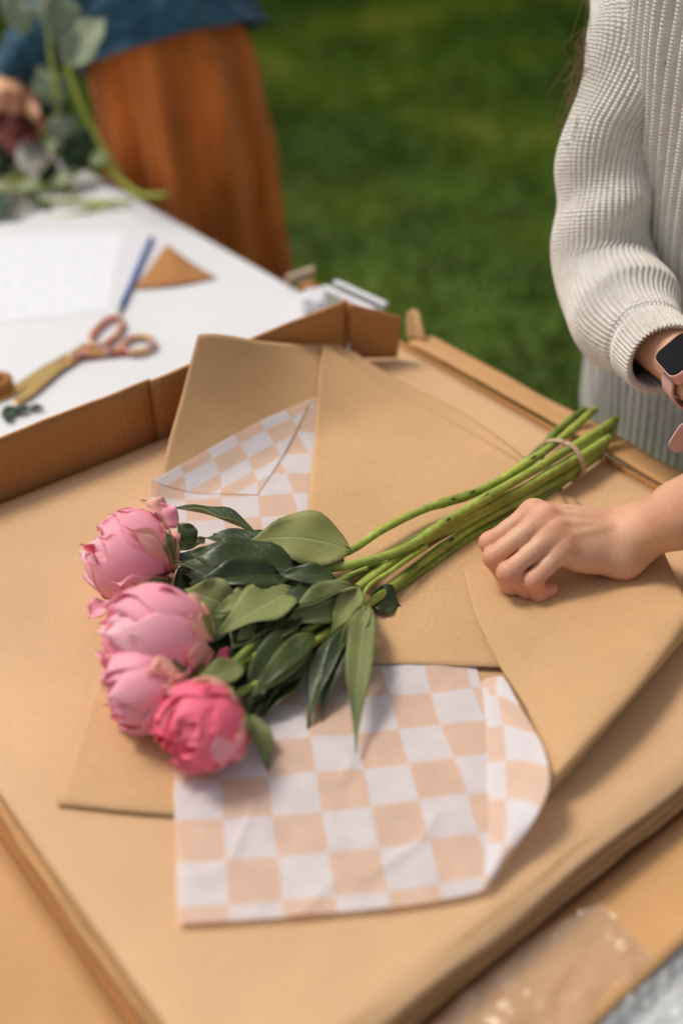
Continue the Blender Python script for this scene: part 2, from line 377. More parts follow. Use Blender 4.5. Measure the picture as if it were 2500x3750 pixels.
# ------------------------------------------------------------------ big kraft wrapping sheet with its right side folded over
ws = thing('wrapping_sheet', P(900, 2400), 'kraft wrapping sheet leaning on box wall, right corner folded over under the fist', 'paper sheet')
def col(c, off=0.): return [PH(x, y, off) for x, y in c]
left = [(725, 1225), (668, 1440), (600, 1690), (505, 2000), (400, 2330), (300, 2650), (205, 2945)]
mid1 = [(940, 1255), (910, 1440), (880, 1690), (850, 2000), (800, 2330), (720, 2650), (640, 2985)]
mid2 = [(1185, 1247), (1200, 1440), (1240, 1690), (1290, 2000), (1330, 2330), (1370, 2680), (1400, 3010)]
mid3 = [(1260, 1275), (1420, 1440), (1600, 1690), (1720, 2000), (1760, 2330), (1760, 2680), (1800, 3000)]
rgt = [(1300, 1290), (1640, 1480), (2000, 1740), (2320, 2060), (2330, 2400), (2130, 2680), (2000, 2915)]
C = np.array([col(c) for c in (left, mid1, mid2, mid3, rgt)]).swapaxes(0, 1)
g = cgrid(C, 70, 60)
for i in range(70):
    for j in range(60): 
        p = g[i, j]; p[2] = ZT+hC(p)
        if i < 12 and j < 40: p[2] += .004*math.sin(j*.16)*(1-i/12)     # gentle curl of the raised end
sheet('main_panel', g, M['kraft'], ws, .0004)
# folded flap: rolls over the fold line, runs back left to its free edge beneath the hand
fold0, fold1 = (2570, 2250), (2008, 2905)
def flap_row(t):
    fx, fy = fold0[0]+(fold1[0]-fold0[0])*t, fold0[1]+(fold1[1]-fold0[1])*t
    return fx, fy
fpl = np.array([(2420, 2000, .020), (2130, 1985, .012), (1900, 2015, .0085), (1690, 2070, .0085), (1712, 2165, .0090), (1745, 2270, .011), (1830, 2442, .014), (1925, 2590, .017), (1985, 2720, .018), (2008, 2820, .016), (2012, 2890, .010)])
fs_ = np.concatenate([[0], np.cumsum(np.linalg.norm(np.diff(fpl[:, :2], axis=0), axis=1))]); fs_ = fs_/fs_[-1]
fq = np.sort(np.concatenate([np.linspace(0, 1, 58), fs_[3:4], fs_[3:4]-.004, fs_[3:4]+.004])); free = np.stack([np.interp(fq, fs_, fpl[:, c_]) for c_ in range(3)], -1)
rows = []
for k, fr in enumerate(free):
    t = fq[k]
    fx, fy = flap_row(t*t*(3-2*t)*.35+t*.65)
    roll = .011*(1-t**5)+.003
    base = P(fx-70*(1-.5*t), fy-28*(1-.5*t), .0035); f1 = P(fx, fy, .0035+roll*.2); f2 = P(fx+2, fy+2, .004+roll); f3 = P(fx-45*(1-.6*t), fy-25*(1-.6*t), .004+2*roll)
    fe = P(fr[0], fr[1], fr[2]); m = f3*.6+fe*.4; m[2] = ZT+.4*(f3[2]-ZT)+.6*(fe[2]-ZT)+.002; m2 = f3*.25+fe*.75; m2[2] = ZT+.15*(f3[2]-ZT)+.85*(fe[2]-ZT)+.0005
    rows.append(crom([base, f1, f2, f3, m, m2, fe], 46))
sheet('folded_flap', np.array(rows), M['kraft'], ws, .0003, wr=.0005, wsc=14)

# ------------------------------------------------------------------ second kraft sheet lying on the tissue, under the stems
s2 = cgrid([[PH(*p, .0075) for p in r] for r in (
    [(1185, 1247), (1215, 1268), (1260, 1298), (1310, 1335)],
    [(1160, 1480), (1290, 1500), (1460, 1510), (1640, 1530)],
    [(1120, 1900), (1380, 1850), (1720, 1790), (2020, 1770)],
    [(1080, 2200), (1400, 2170), (1800, 2130), (2200, 2080)],
    [(1060, 2415), (1400, 2420), (1850, 2434), (2180, 2440)])], 50, 40)
for i in range(50):
    for j in range(40): s2[i, j, 2] = ZT+hC(s2[i, j])+.0046
tag(sheet('kraft_sheet', s2, M['kraft'], None, .0004, wr=.0005, wsc=9), 'flat kraft sheet beneath the flower stems, its lower edge lying over the checked tissue', 'paper sheet')

# ------------------------------------------------------------------ checked tissue
def tissue_mat():
    m, t, b, o = nodes_of('checked tissue paper')
    tc = N_(t, 'ShaderNodeTexCoord'); ch = N_(t, 'ShaderNodeTexChecker', Scale=1/.0345)
    nz = N_(t, 'ShaderNodeTexNoise', Scale=18., Detail=2.); va = N_(t, 'ShaderNodeVectorMath', operation='MULTIPLY_ADD'); va.inputs[1].default_value = (.003,)*3
    t.links.new(tc.outputs['UV'], nz.inputs['Vector']); t.links.new(nz.outputs['Color'], va.inputs[0]); t.links.new(tc.outputs['UV'], va.inputs[2])
    t.links.new(va.outputs[0], ch.inputs['Vector'])
    ch.inputs['Color1'].default_value = (.88, .66, .51, 1); ch.inputs['Color2'].default_value = (.88, .84, .86, 1)
    n2 = N_(t, 'ShaderNodeTexNoise', Scale=45., Detail=4.); t.links.new(tc.outputs['UV'], n2.inputs['Vector'])
    r2 = ramp(t, n2.outputs[0], [(.3, (.95,)*3), (.7, (1.04,)*3)])
    mx = N_(t, 'ShaderNodeMix', data_type='RGBA', blend_type='MULTIPLY'); mx.inputs[0].default_value = 1
    t.links.new(ch.outputs[0], mx.inputs[6]); t.links.new(r2.outputs[0], mx.inputs[7]); t.links.new(mx.outputs[2], b.inputs['Base Color'])
    b.inputs['Roughness'].default_value = .55; b.inputs['Specular IOR Level'].default_value = .3
    tr = N_(t, 'ShaderNodeBsdfTranslucent'); t.links.new(mx.outputs[2], tr.inputs[0]); ms = N_(t, 'ShaderNodeMixShader'); ms.inputs[0].default_value = .40
    t.links.new(b.outputs[0], ms.inputs[1]); t.links.new(tr.outputs[0], ms.inputs[2]); t.links.new(ms.outputs[0], o.inputs[0])
    n3 = N_(t, 'ShaderNodeTexNoise', Scale=60., Detail=5., Roughness=.6); t.links.new(tc.outputs['UV'], n3.inputs['Vector'])
    bp = N_(t, 'ShaderNodeBump', Strength=.5, Distance=.0015); t.links.new(n3.outputs[0], bp.inputs['Height']); t.links.new(bp.outputs[0], b.inputs['Normal'])
    return m
M['tissue'] = tissue_mat()
ts = thing('tissue_sheet', P(1200, 2800), 'thin white and peach checked tissue paper spread beneath the peonies with creased edges', 'tissue paper')
Z7 = lambda x, y: (500+x*1.2755, 2300+y*1.2755)
rows_px = [
    [(555, 1757), (700, 1680), (860, 1598), (1010, 1522), (1140, 1457), (1162, 1462), (1170, 1470)],
    [(553, 1905), (720, 1890), (900, 1880), (1070, 1870), (1240, 1860), (1420, 1850), (1480, 1850)],
    [(590, 2330), (760, 2320), (950, 2310), (1140, 2300), (1340, 2290), (1560, 2280), (1660, 2285)],
    [Z7(103, 360), Z7(235, 345), Z7(372, 330), Z7(515, 312), Z7(650, 290), Z7(870, 190), Z7(985, 150)],
    [Z7(110, 565), Z7(262, 553), Z7(405, 543), Z7(552, 526), Z7(700, 500), Z7(845, 470), Z7(1003, 455)],
    [Z7(114, 682), Z7(275, 670), Z7(430, 660), Z7(585, 645), Z7(735, 628), Z7(878, 602), Z7(1008, 575)],
    [Z7(117, 846), Z7(290, 838), Z7(448, 826), Z7(604, 812), Z7(765, 796), Z7(910, 772), Z7(990, 752)]]
g = np.array([[PH(*p, .0022) for p in r] for r in rows_px])[::-1]
g = cgrid(g, 110, 90)
for i in range(110):
    for j in range(90): g[i, j, 2] = ZT+hC(g[i, j])+.0014
def wrinkle(g, amp, seed):
    sh = g.shape; q = g.reshape(-1, 3)
    w1 = fbm(q*np.array([1, 1, 0]), 16, seed, 3); w2 = 1-np.abs(fbm(q*np.array([1, 1, 0]), 9, seed+5, 2))*2.2
    g = g.copy(); g[..., 2] += (amp*(np.abs(w1)*.7+np.maximum(0, w2)**6*1.0)).reshape(sh[:2]); return g
low = np.clip((np.arange(110)[:, None, None]-0)/1, 0, 1)
gw = wrinkle(g, .0022, 3.); lim = sstep(-.74, -.66, (g@UA))[..., None]       # no wrinkles where the sheet above presses it
gw = g*(1-lim)+gw*lim
sheet('main_sheet', gw, M['tissue'], ts, 0, uv0=(0, -.0130+.0345*2))
# right margin: turned up against the folded kraft flap
crease = gw[:, -1][::1]
out_px = crom([(1772, 3262, .0035), (1880, 3110, .012), (1965, 2985, .022), (2008, 2870, .030), (1985, 2740, .026), (1900, 2590, .018), (1845, 2490, .013), (1812, 2482, .008)], 55)
rows2 = []
for k in range(55):
    a = crease[k]; e = P(*out_px[k]); m1 = a*.5+e*.5; m1[2] = ZT+.2*(a[2]-ZT)+.8*(e[2]-ZT)+.003*math.sin(k*.08)
    m1 = a*.5+e*.5+np.array([0, 0, .0015]); rows2.append(crom([a+[0, 0, .0004], m1, e], 16))
sheet('raised_margin', np.array(rows2), M['tissue'], ts, 0, wr=.0012, wsc=25, uv0=(.0345*6.55, -.0130+.0345*2))
# and its edge folded back towards the bouquet, free edge standing a little off the sheet
ed = crom([(1768, 3252, .0030), (1786, 3180, .0050), (1790, 3020, .0075), (1790, 2860, .0085), (1784, 2700, .0080), (1776, 2580, .0065), (1782, 2492, .0050)], 55)
rows3 = []
for k in range(55):
    e = np.array(rows2[k][-1]); f_ = P(*ed[k]); m1 = e*.5+f_*.5+np.array([0, 0, .0035+.0015*math.sin(k*.21)]); rows3.append(crom([f_, f_*.75+e*.25+np.array([0, 0, .0015]), m1, e+np.array([0, 0, .0012])], 16))
sheet('folded_margin', np.array(rows3), M['tissue'], ts, 0, wr=.0012, wsc=22, uv0=(.0345*1.55, -.0130+.0345*3+.013))
# folded-over upper corner
A_, B_, C_ = PH(556, 1754, .004), PH(938, 1812, .004), PH(1140, 1456, .004)
tri = []
for i in range(30):
    s = i/29; a = A_*(1-s)+C_*s; b = (A_*(1-s)+B_*s) if s < .62 else (A_*.38+B_*.62)
    t = s; end = PH(556+(938-556)*t, 1754+(1812-1754)*t, .0045) if t <= 1 else B_
    row = []
    for j in range(14):
        q = j/13; p = a*(1-q)+(A_*(1-s)+(B_*.98+C_*.02)*s)*q; p[2] = ZT+hC(p)+.0021+.002*math.sin(math.pi*q)*s*.5; row.append(p)
    tri.append(row)
sheet('folded_corner', np.array(tri), M['tissue'], ts, 0, wr=.0004, wsc=20, uv0=(.012, .0))

# ------------------------------------------------------------------ the peony bouquet
def leaf_mat(name, top, rib, rough=.42, spec=.4, vein=.5):
    m, t, b, o = nodes_of(name); tc = N_(t, 'ShaderNodeTexCoord'); sx = N_(t, 'ShaderNodeSeparateXYZ'); t.links.new(tc.outputs['UV'], sx.inputs[0])
    ab = N_(t, 'ShaderNodeMath', operation='ABSOLUTE'); t.links.new(sx.outputs[0], ab.inputs[0])
    # side veins: bands of (v - 0.35*|u|)
    ma = N_(t, 'ShaderNodeMath', operation='MULTIPLY_ADD'); ma.inputs[1].default_value = -.30; t.links.new(ab.outputs[0], ma.inputs[0]); t.links.new(sx.outputs[1], ma.inputs[2])
    nz = N_(t, 'ShaderNodeTexNoise', Scale=6., Detail=2.); t.links.new(tc.outputs['UV'], nz.inputs['Vector'])
    ad = N_(t, 'ShaderNodeMath', operation='MULTIPLY_ADD'); ad.inputs[1].default_value = .06; t.links.new(nz.outputs[0], ad.inputs[0]); t.links.new(ma.outputs[0], ad.inputs[2])
    ml = N_(t, 'ShaderNodeMath', operation='MULTIPLY'); ml.inputs[1].default_value = 58.; t.links.new(ad.outputs[0], ml.inputs[0])
    si = N_(t, 'ShaderNodeMath', operation='SINE'); t.links.new(ml.outputs[0], si.inputs[0])
    rv = ramp(t, si.outputs[0], [(.90, (0, 0, 0)), (1., (vein,)*3)]); rm_ = ramp(t, ab.outputs[0], [(.02, (1, 1, 1)), (.07, (0, 0, 0))])
    mxv = N_(t, 'ShaderNodeMath', operation='MAXIMUM'); t.links.new(rv.outputs[0], mxv.inputs[0]); t.links.new(rm_.outputs[0], mxv.inputs[1])
    oi = N_(t, 'ShaderNodeObjectInfo'); n2 = N_(t, 'ShaderNodeTexNoise', Scale=40., Detail=4.); t.links.new(tc.outputs['Object'], n2.inputs['Vector'])
    av = N_(t, 'ShaderNodeMath', operation='MULTIPLY_ADD'); av.inputs[1].default_value = .5; t.links.new(oi.outputs['Random'], av.inputs[0]); 
    hf = N_(t, 'ShaderNodeMath', operation='MULTIPLY'); hf.inputs[1].default_value = .5; t.links.new(n2.outputs[0], hf.inputs[0]); t.links.new(hf.outputs[0], av.inputs[2])
    base = ramp(t, av.outputs[0], [(.15, mul(top, .72)), (.5, top), (.85, (top[0]*1.4, top[1]*1.22, top[2]*1.1))])
    mx = N_(t, 'ShaderNodeMix', data_type='RGBA'); t.links.new(mxv.outputs[0], mx.inputs[0]); t.links.new(base.outputs[0], mx.inputs[6]); mx.inputs[7].default_value = (*rib, 1)
    t.links.new(mx.outputs[2], b.inputs['Base Color']); b.inputs['Roughness'].default_value = rough; b.inputs['Specular IOR Level'].default_value = spec
    bp = N_(t, 'ShaderNodeBump', Strength=.35, Distance=.0015, invert=True); t.links.new(mxv.outputs[0], bp.inputs['Height']); t.links.new(bp.outputs[0], b.inputs['Normal'])
    return m
M['leaf_top'] = leaf_mat('peony leaf upper side', (.032, .052, .010), (.068, .092, .024), .38, .48)
M['leaf_under'] = leaf_mat('peony leaf underside', (.215, .24, .085), (.30, .32, .125), .6, .25)

def leaf(name, base, tip, width, parent, roll=0., arch=.12, fold=.25, bend=0., under=False, mats=None, n=14, wave=0.):
    base, tip = np.asarray(base), np.asarray(tip); d = tip-base; L = np.linalg.norm(d); d = d/L
    up = np.array([0, -.35, 1.]); up = up-d*(up@d); up /= np.linalg.norm(up); sd = np.cross(d, up)
    c, s = math.cos(R(roll)), math.sin(R(roll)); up, sd = up*c+sd*s, sd*c-up*s
    t = np.linspace(0, 1, n); wprof = np.sin(math.pi*t**.78)**.9*np.where(t > .5, (1-(t-.5)*.35), 1); wprof = wprof*(1-t**8)+.015
    cen = base[None]+d[None]*(t*L)[:, None]+up[None]*(arch*L*np.sin(math.pi*t))[:, None]+sd[None]*(bend*L*np.sin(math.pi*t*.9))[:, None]
    a = np.linspace(-1, 1, 9); g = np.zeros((n, 9, 3)); uv = np.zeros((n, 9, 2))
    ph = random.random()*6
    for i in range(n):
        wv = wave*width*np.sin(t[i]*14+ph+a*2)*np.abs(a)
        g[i] = cen[i]+sd*(a*wprof[i]*width/2)[:, None]+up*((np.abs(a)**1.5*wprof[i]*width/2*fold+wv))[:, None]
        uv[i, :, 0] = a; uv[i, :, 1] = t[i]
    ml = mats or ([M['leaf_under'], M['leaf_top']] if under else [M['leaf_top'], M['leaf_under']])
    f = grid_faces(n, 9)
    nrm = np.cross(g[1, 0]-g[0, 0], g[0, 1]-g[0, 0])
    if (np.cross(g[n//2, 5]-g[n//2, 4], g[n//2+1, 4]-g[n//2, 4]))@up < 0: f = f[:, ::-1]
    f = f[:, ::-1] if False else f
    o = mesh_obj(name, g.reshape(-1, 3), f, ml, parent, uvs=uv.reshape(-1, 2))
    sm = o.modifiers.new('thickness', 'SOLIDIFY'); sm.thickness = .0006; sm.offset = -1; sm.material_offset = 1; sm.material_offset_rim = 1
    return o

bq = thing('peony_bouquet', P(1300, 2050, .004), 'bouquet of pink peonies with dark green leaves and banded stems on the kraft paper', 'bouquet')
Z5 = lambda x, y: (200+x*.829, 1750+y*.829)
def stem(pts, r, mat='stem', nubs=(), taper=.8):
    path = [P(x, y, z) for x, y, z in pts]; N = 40; path = crom(path, N)
    rad = r*np.linspace(1, taper, N)
    for nb_ in nubs: rad = rad+r*.28*np.exp(-((np.linspace(0, 1, N)-nb_)/.022)**2)
    o = tube('stem', path, rad, M[mat], bq, 12)
    if len(pts) > 4: tube('cut_end', [path[0]+(path[0]-path[1])*.12, path[0]-(path[0]-path[1])*.1], [rad[0]*.96, rad[0]*1.01], M['cut'], o, 12)
    for nb_ in nubs:
        i = int(nb_*(N-1)); c = path[i]; dirv = np.array([random.uniform(-.4, .4), -.5, .8]); dirv /= np.linalg.norm(dirv)
        tube('leaf_scar', [c+dirv*r*.5-(path[i]-path[i-1])*.25, c+dirv*r*1.12, c+dirv*r*1.25+(path[i]-path[i-1])*.35], [r*.3, r*.36, r*.08], M['nub'], o, 7)
    return o
stem([(2172, 1502, .030), (2010, 1640, .028), (1770, 1790, .024), (1560, 1862, .022), (1400, 1940, .024), (1250, 2030, .022), (1000, 2080, .024), (720, 2040, .036)], .0041, nubs=(.20, .33, .38))
stem([(2252, 1538, .026), (2090, 1640, .030), (1800, 1812, .032), (1620, 1920, .032), (1480, 2010, .033), (1300, 2065, .030), (1090, 2110, .026), (830, 2250, .030), (660, 2350, .040)], .0045, nubs=(.26, .36))
stem([(2236, 1585, .018), (2120, 1680, .020), (1900, 1800, .018), (1720, 1905, .020), (1560, 1975, .020), (1360, 2110, .022), (1150, 2290, .024), (900, 2420, .032), (700, 2480, .040)], .0044, nubs=(.3, .42, .5))
stem([(2215, 1625, .012), (2092, 1728, .012), (1900, 1840, .011), (1740, 1925, .011), (1560, 2050, .012), (1380, 2190, .016), (1180, 2330, .020), (980, 2480, .026), (830, 2560, .032)], .0043, 'stem', nubs=(.34, .46))
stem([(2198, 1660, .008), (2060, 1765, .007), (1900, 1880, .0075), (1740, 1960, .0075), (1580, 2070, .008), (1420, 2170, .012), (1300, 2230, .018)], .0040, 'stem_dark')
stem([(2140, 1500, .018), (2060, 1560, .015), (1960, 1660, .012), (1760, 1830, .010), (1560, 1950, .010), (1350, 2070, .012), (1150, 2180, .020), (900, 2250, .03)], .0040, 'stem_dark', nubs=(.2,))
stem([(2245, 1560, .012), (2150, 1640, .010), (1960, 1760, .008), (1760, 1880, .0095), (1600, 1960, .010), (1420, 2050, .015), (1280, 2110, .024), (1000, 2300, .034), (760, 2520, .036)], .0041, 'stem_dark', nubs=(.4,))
stem([(1345, 2080, .028), (1290, 2100, .026), (1230, 2130, .022)], .0022, 'stem', taper=.5)
stem([(1560, 2000, .026), (1440, 2085, .030), (1340, 2160, .028), (1330, 2280, .018)], .0026, 'stem', taper=.5)
stem([(2225, 1605, .026), (2090, 1690, .026), (1880, 1805, .024), (1690, 1900, .024), (1500, 2010, .026), (1330, 2140, .026), (1180, 2230, .026)], .0040, nubs=(.42, .6))
# rubber band round the bundle
cA, cB = P(2012, 1618, .026), P(2108, 1742, .008); cc = (cA+cB)/2+[0, 0, -.001]; ax = P(2150, 1600, .018)-P(1900, 1770, .018); ax /= np.linalg.norm(ax)
e1 = np.array([0, 0, 1.])-ax*ax[2]; e1 /= np.linalg.norm(e1); e2 = np.cross(ax, e1)
for sh in (-.0017, .0014):
    tube('rubber_band', [cc+ax*(sh+.001*math.sin(k*.8))+e1*(.0200*math.cos(2*math.pi*k/32))+e2*(.0250*math.sin(2*math.pi*k/32)) for k in range(33)], .0014, M['band'], bq, 8)
# leaves: (base, tip) in the photograph, heights above the paper, width, roll, arch, fold, underside up
def L5(b, t, zb, zt, w, roll=0, arch=.10, fold=.25, under=False, bend=0., wave=.06):
    return leaf('leaf', P(*Z5(*b), zb), P(*Z5(*t), zt), w*.829/F_PX*1.16, bq, roll, arch, fold, bend, under, wave=wave)
L5((885, 245), (512, 128), .030, .042, 105, 42, .05, .55, False)
L5((1310, 318), (842, 292), .036, .046, 215, -8, .06, .12, True, .07)
L5((1075, 410), (520, 372), .038, .052, 235, 12, .07, .22, False, -.06)
L5((1040, 395), (700, 250), .034, .036, 150, 10, .05, .3, False)
L5((1150, 400), (800, 330), .028, .034, 160, 0, .08, .3, False)
L5((795, 575), (572, 490), .040, .052, 150, -20, .08, .2, True)
L5((1060, 495), (708, 692), .036, .048, 175, 10, .08, .2, True, -.05)
L5((1345, 480), (845, 695), .034, .036, 120, 25, .05, .35, False, .05)
L5((1335, 490), (1005, 655), .032, .034, 150, -15, .06, .15, True)
L5((1135, 680), (822, 1012), .026, .024, 135, 0, .09, .4, False, .03)
L5((1130, 685), (850, 985), .028, .028, 95, -30, .08, .2, True)
L5((1345, 480), (1218, 690), .034, .026, 90, -10, .08, .2, True)
L5((1385, 560), (1345, 1215), .030, .010, 92, -10, .10, .25, True, .05)
L5((1340, 640), (1128, 1112), .026, .006, 95, 25, .10, .4, False, .05)
L5((1370, 620), (1188, 1075), .028, .006, 80, 10, .12, .4, False, .06)
L5((1385, 575), (1285, 765), .034, .026, 60, 0, .08, .3, True)
L5((1365, 560), (1240, 880), .033, .014, 55, -25, .1, .3, True, .06)
L5((1395, 525), (1530, 575), .016, .006, 120, 0, .08, .3, False)
L5((868, 1045), (938, 1298), .022, .004, 62, -10, .08, .3, True, -.06)
L5((835, 825), (606, 938), .040, .050, 90, -5, .08, .2, True)
L5((1000, 700), (890, 1085), .018, .010, 150, 10, .06, .3, False)
L5((1100, 830), (850, 1110), .014, .006, 130, 20, .06, .3, False)
L5((760, 560), (590, 800), .030, .040, 170, 0, .06, .3, False)
L5((820, 690), (680, 900), .026, .034, 160, 0, .06, .3, False)
L5((960, 600), (770, 770), .030, .038, 150, 15, .06, .25, False)
L5((1000, 660), (800, 800), .026, .030, 140, -10, .05, .25, True)
L5((620, 290), (540, 195), .030, .042, 70, 0, .1, .4, False)
L5((1280, 365), (1120, 345), .022, .026, 70, 0, .1, .4, False)
L5((1190, 430), (1115, 480), .030, .036, 60, 0, .1, .3, True)
L5((1200, 520), (900, 600), .020, .022, 150, 0, .05, .3, False)
L5((1250, 600), (1000, 720), .014, .014, 140, 0, .05, .3, False)
L5((900, 480), (560, 420), .022, .030, 200, 0, .05, .3, False)
L5((860, 520), (560, 560), .022, .030, 180, 0, .05, .3, False)
L5((800, 640), (620, 720), .016, .020, 180, 0, .05, .3, False)
L5((860, 800), (660, 860), .014, .018, 180, 0, .05, .3, False)
L5((900, 860), (760, 1060), .012, .012, 150, 0, .05, .3, False)
L5((700, 420), (520, 560), .018, .022, 160, 0, .05, .3, False)
L5((1150, 700), (1000, 900), .010, .006, 120, 0, .05, .3, False)
L5((640, 260), (540, 330), .02, .03, 100, 0, .05, .3, False)
L5((880, 950), (800, 1130), .012, .012, 90, 0, .08, .3, False)
L5((1340, 700), (1150, 850), .010, .005, 80, 0, .08, .3, False)

rl_ = random.Random(5)
for k in range(26):                        # the dense dark underlayer
    bx_, by_ = rl_.uniform(640, 1280), rl_.uniform(330, 760); by_ = by_+(bx_-640)*.05
    an_ = math.radians(rl_.uniform(120, 200)); ll = rl_.uniform(180, 300); tx_, ty_ = bx_+ll*math.cos(an_), by_+ll*math.sin(an_)
    if tx_ < 500 or (tx_ < 700 and ty_ > 980): continue
    L5((bx_, by_), (tx_, ty_), rl_.uniform(.012, .026), rl_.uniform(.012, .032), rl_.uniform(80, 150), rl_.uniform(-25, 25), .06, .3, k % 5 == 0)
for b, t, zb_, zt_, w_, ro, un in (((1010, 330), (640, 265), .040, .046, 120, 25, False), ((1000, 430), (600, 470), .042, .052, 130, -10, False), ((960, 520), (700, 600), .040, .046, 110, 10, True), ((1080, 600), (880, 760), .034, .034, 100, 0, False), ((930, 640), (800, 720), .036, .04, 90, 0, True), ((1240, 440), (980, 430), .042, .044, 80, 0, False), ((780, 380), (590, 330), .046, .054, 110, 15, False)):
    L5(b, t, zb_, zt_, w_, ro, .07, .3, un)
# peony blooms
def petal_mat(name, deep, pale, tipc):
    m, t, b, o = nodes_of(name); tc = N_(t, 'ShaderNodeTexCoord'); sx = N_(t, 'ShaderNodeSeparateXYZ'); t.links.new(tc.outputs['UV'], sx.inputs[0])
    oi = N_(t, 'ShaderNodeObjectInfo'); n = N_(t, 'ShaderNodeTexNoise', Scale=3., Detail=3.)
    mp = N_(t, 'ShaderNodeMapping'); mp.inputs['Scale'].default_value = (4.5, .8, 1); t.links.new(tc.outputs['UV'], mp.inputs[0]); t.links.new(mp.outputs[0], n.inputs['Vector'])
    a = N_(t, 'ShaderNodeMath', operation='MULTIPLY_ADD'); a.inputs[1].default_value = .45; t.links.new(n.outputs[0], a.inputs[0])
    r_ = N_(t, 'ShaderNodeMath', operation='MULTIPLY_ADD'); r_.inputs[1].default_value = .35; t.links.new(oi.outputs['Random'], r_.inputs[0])
    s2_ = N_(t, 'ShaderNodeMath', operation='MULTIPLY'); s2_.inputs[1].default_value = .42; t.links.new(sx.outputs[1], s2_.inputs[0]); t.links.new(s2_.outputs[0], r_.inputs[2]); t.links.new(r_.outputs[0], a.inputs[2])
    rp = ramp(t, a.outputs[0], [(.15, deep), (.55, pale), (.80, pale), (1., tipc)])
    t.links.new(rp.outputs[0], b.inputs['Base Color']); b.inputs['Roughness'].default_value = .5; b.inputs['Specular IOR Level'].default_value = .25
    b.inputs['Sheen Weight'].default_value = .04; b.inputs['Sheen Roughness'].default_value = .4
    tr = N_(t, 'ShaderNodeBsdfTranslucent'); t.links.new(rp.outputs[0], tr.inputs[0]); ms = N_(t, 'ShaderNodeMixShader'); ms.inputs[0].default_value = .10
    t.links.new(b.outputs[0], ms.inputs[1]); t.links.new(tr.outputs[0], ms.inputs[2]); t.links.new(ms.outputs[0], o.inputs[0])
    bp = N_(t, 'ShaderNodeBump', Strength=.25, Distance=.001); n3 = N_(t, 'ShaderNodeTexNoise', Scale=6., Detail=4.); mp2 = N_(t, 'ShaderNodeMapping'); mp2.inputs['Scale'].default_value = (8, .6, 1)
    t.links.new(tc.outputs['UV'], mp2.inputs[0]); t.links.new(mp2.outputs[0], n3.inputs['Vector']); t.links.new(n3.outputs[0], bp.inputs['Height']); t.links.new(bp.outputs[0], b.inputs['Normal'])
    return m
M['petal_soft'] = petal_mat('soft pink petal', (.97, .16, .27), (.98, .40, .48), (.98, .64, .68))
M['petal_deep'] = petal_mat('deep pink petal', (.95, .05, .14), (.98, .17, .26), (.98, .38, .44))
M['petal_base'] = petal_mat('outer petal with yellow edge', (.88, .16, .17), (.93, .44, .36), (.93, .72, .40))
M['sepal'] = surf('green sepal', (.17, .21, .05), .5, .3, 40, 200, .15, .2)
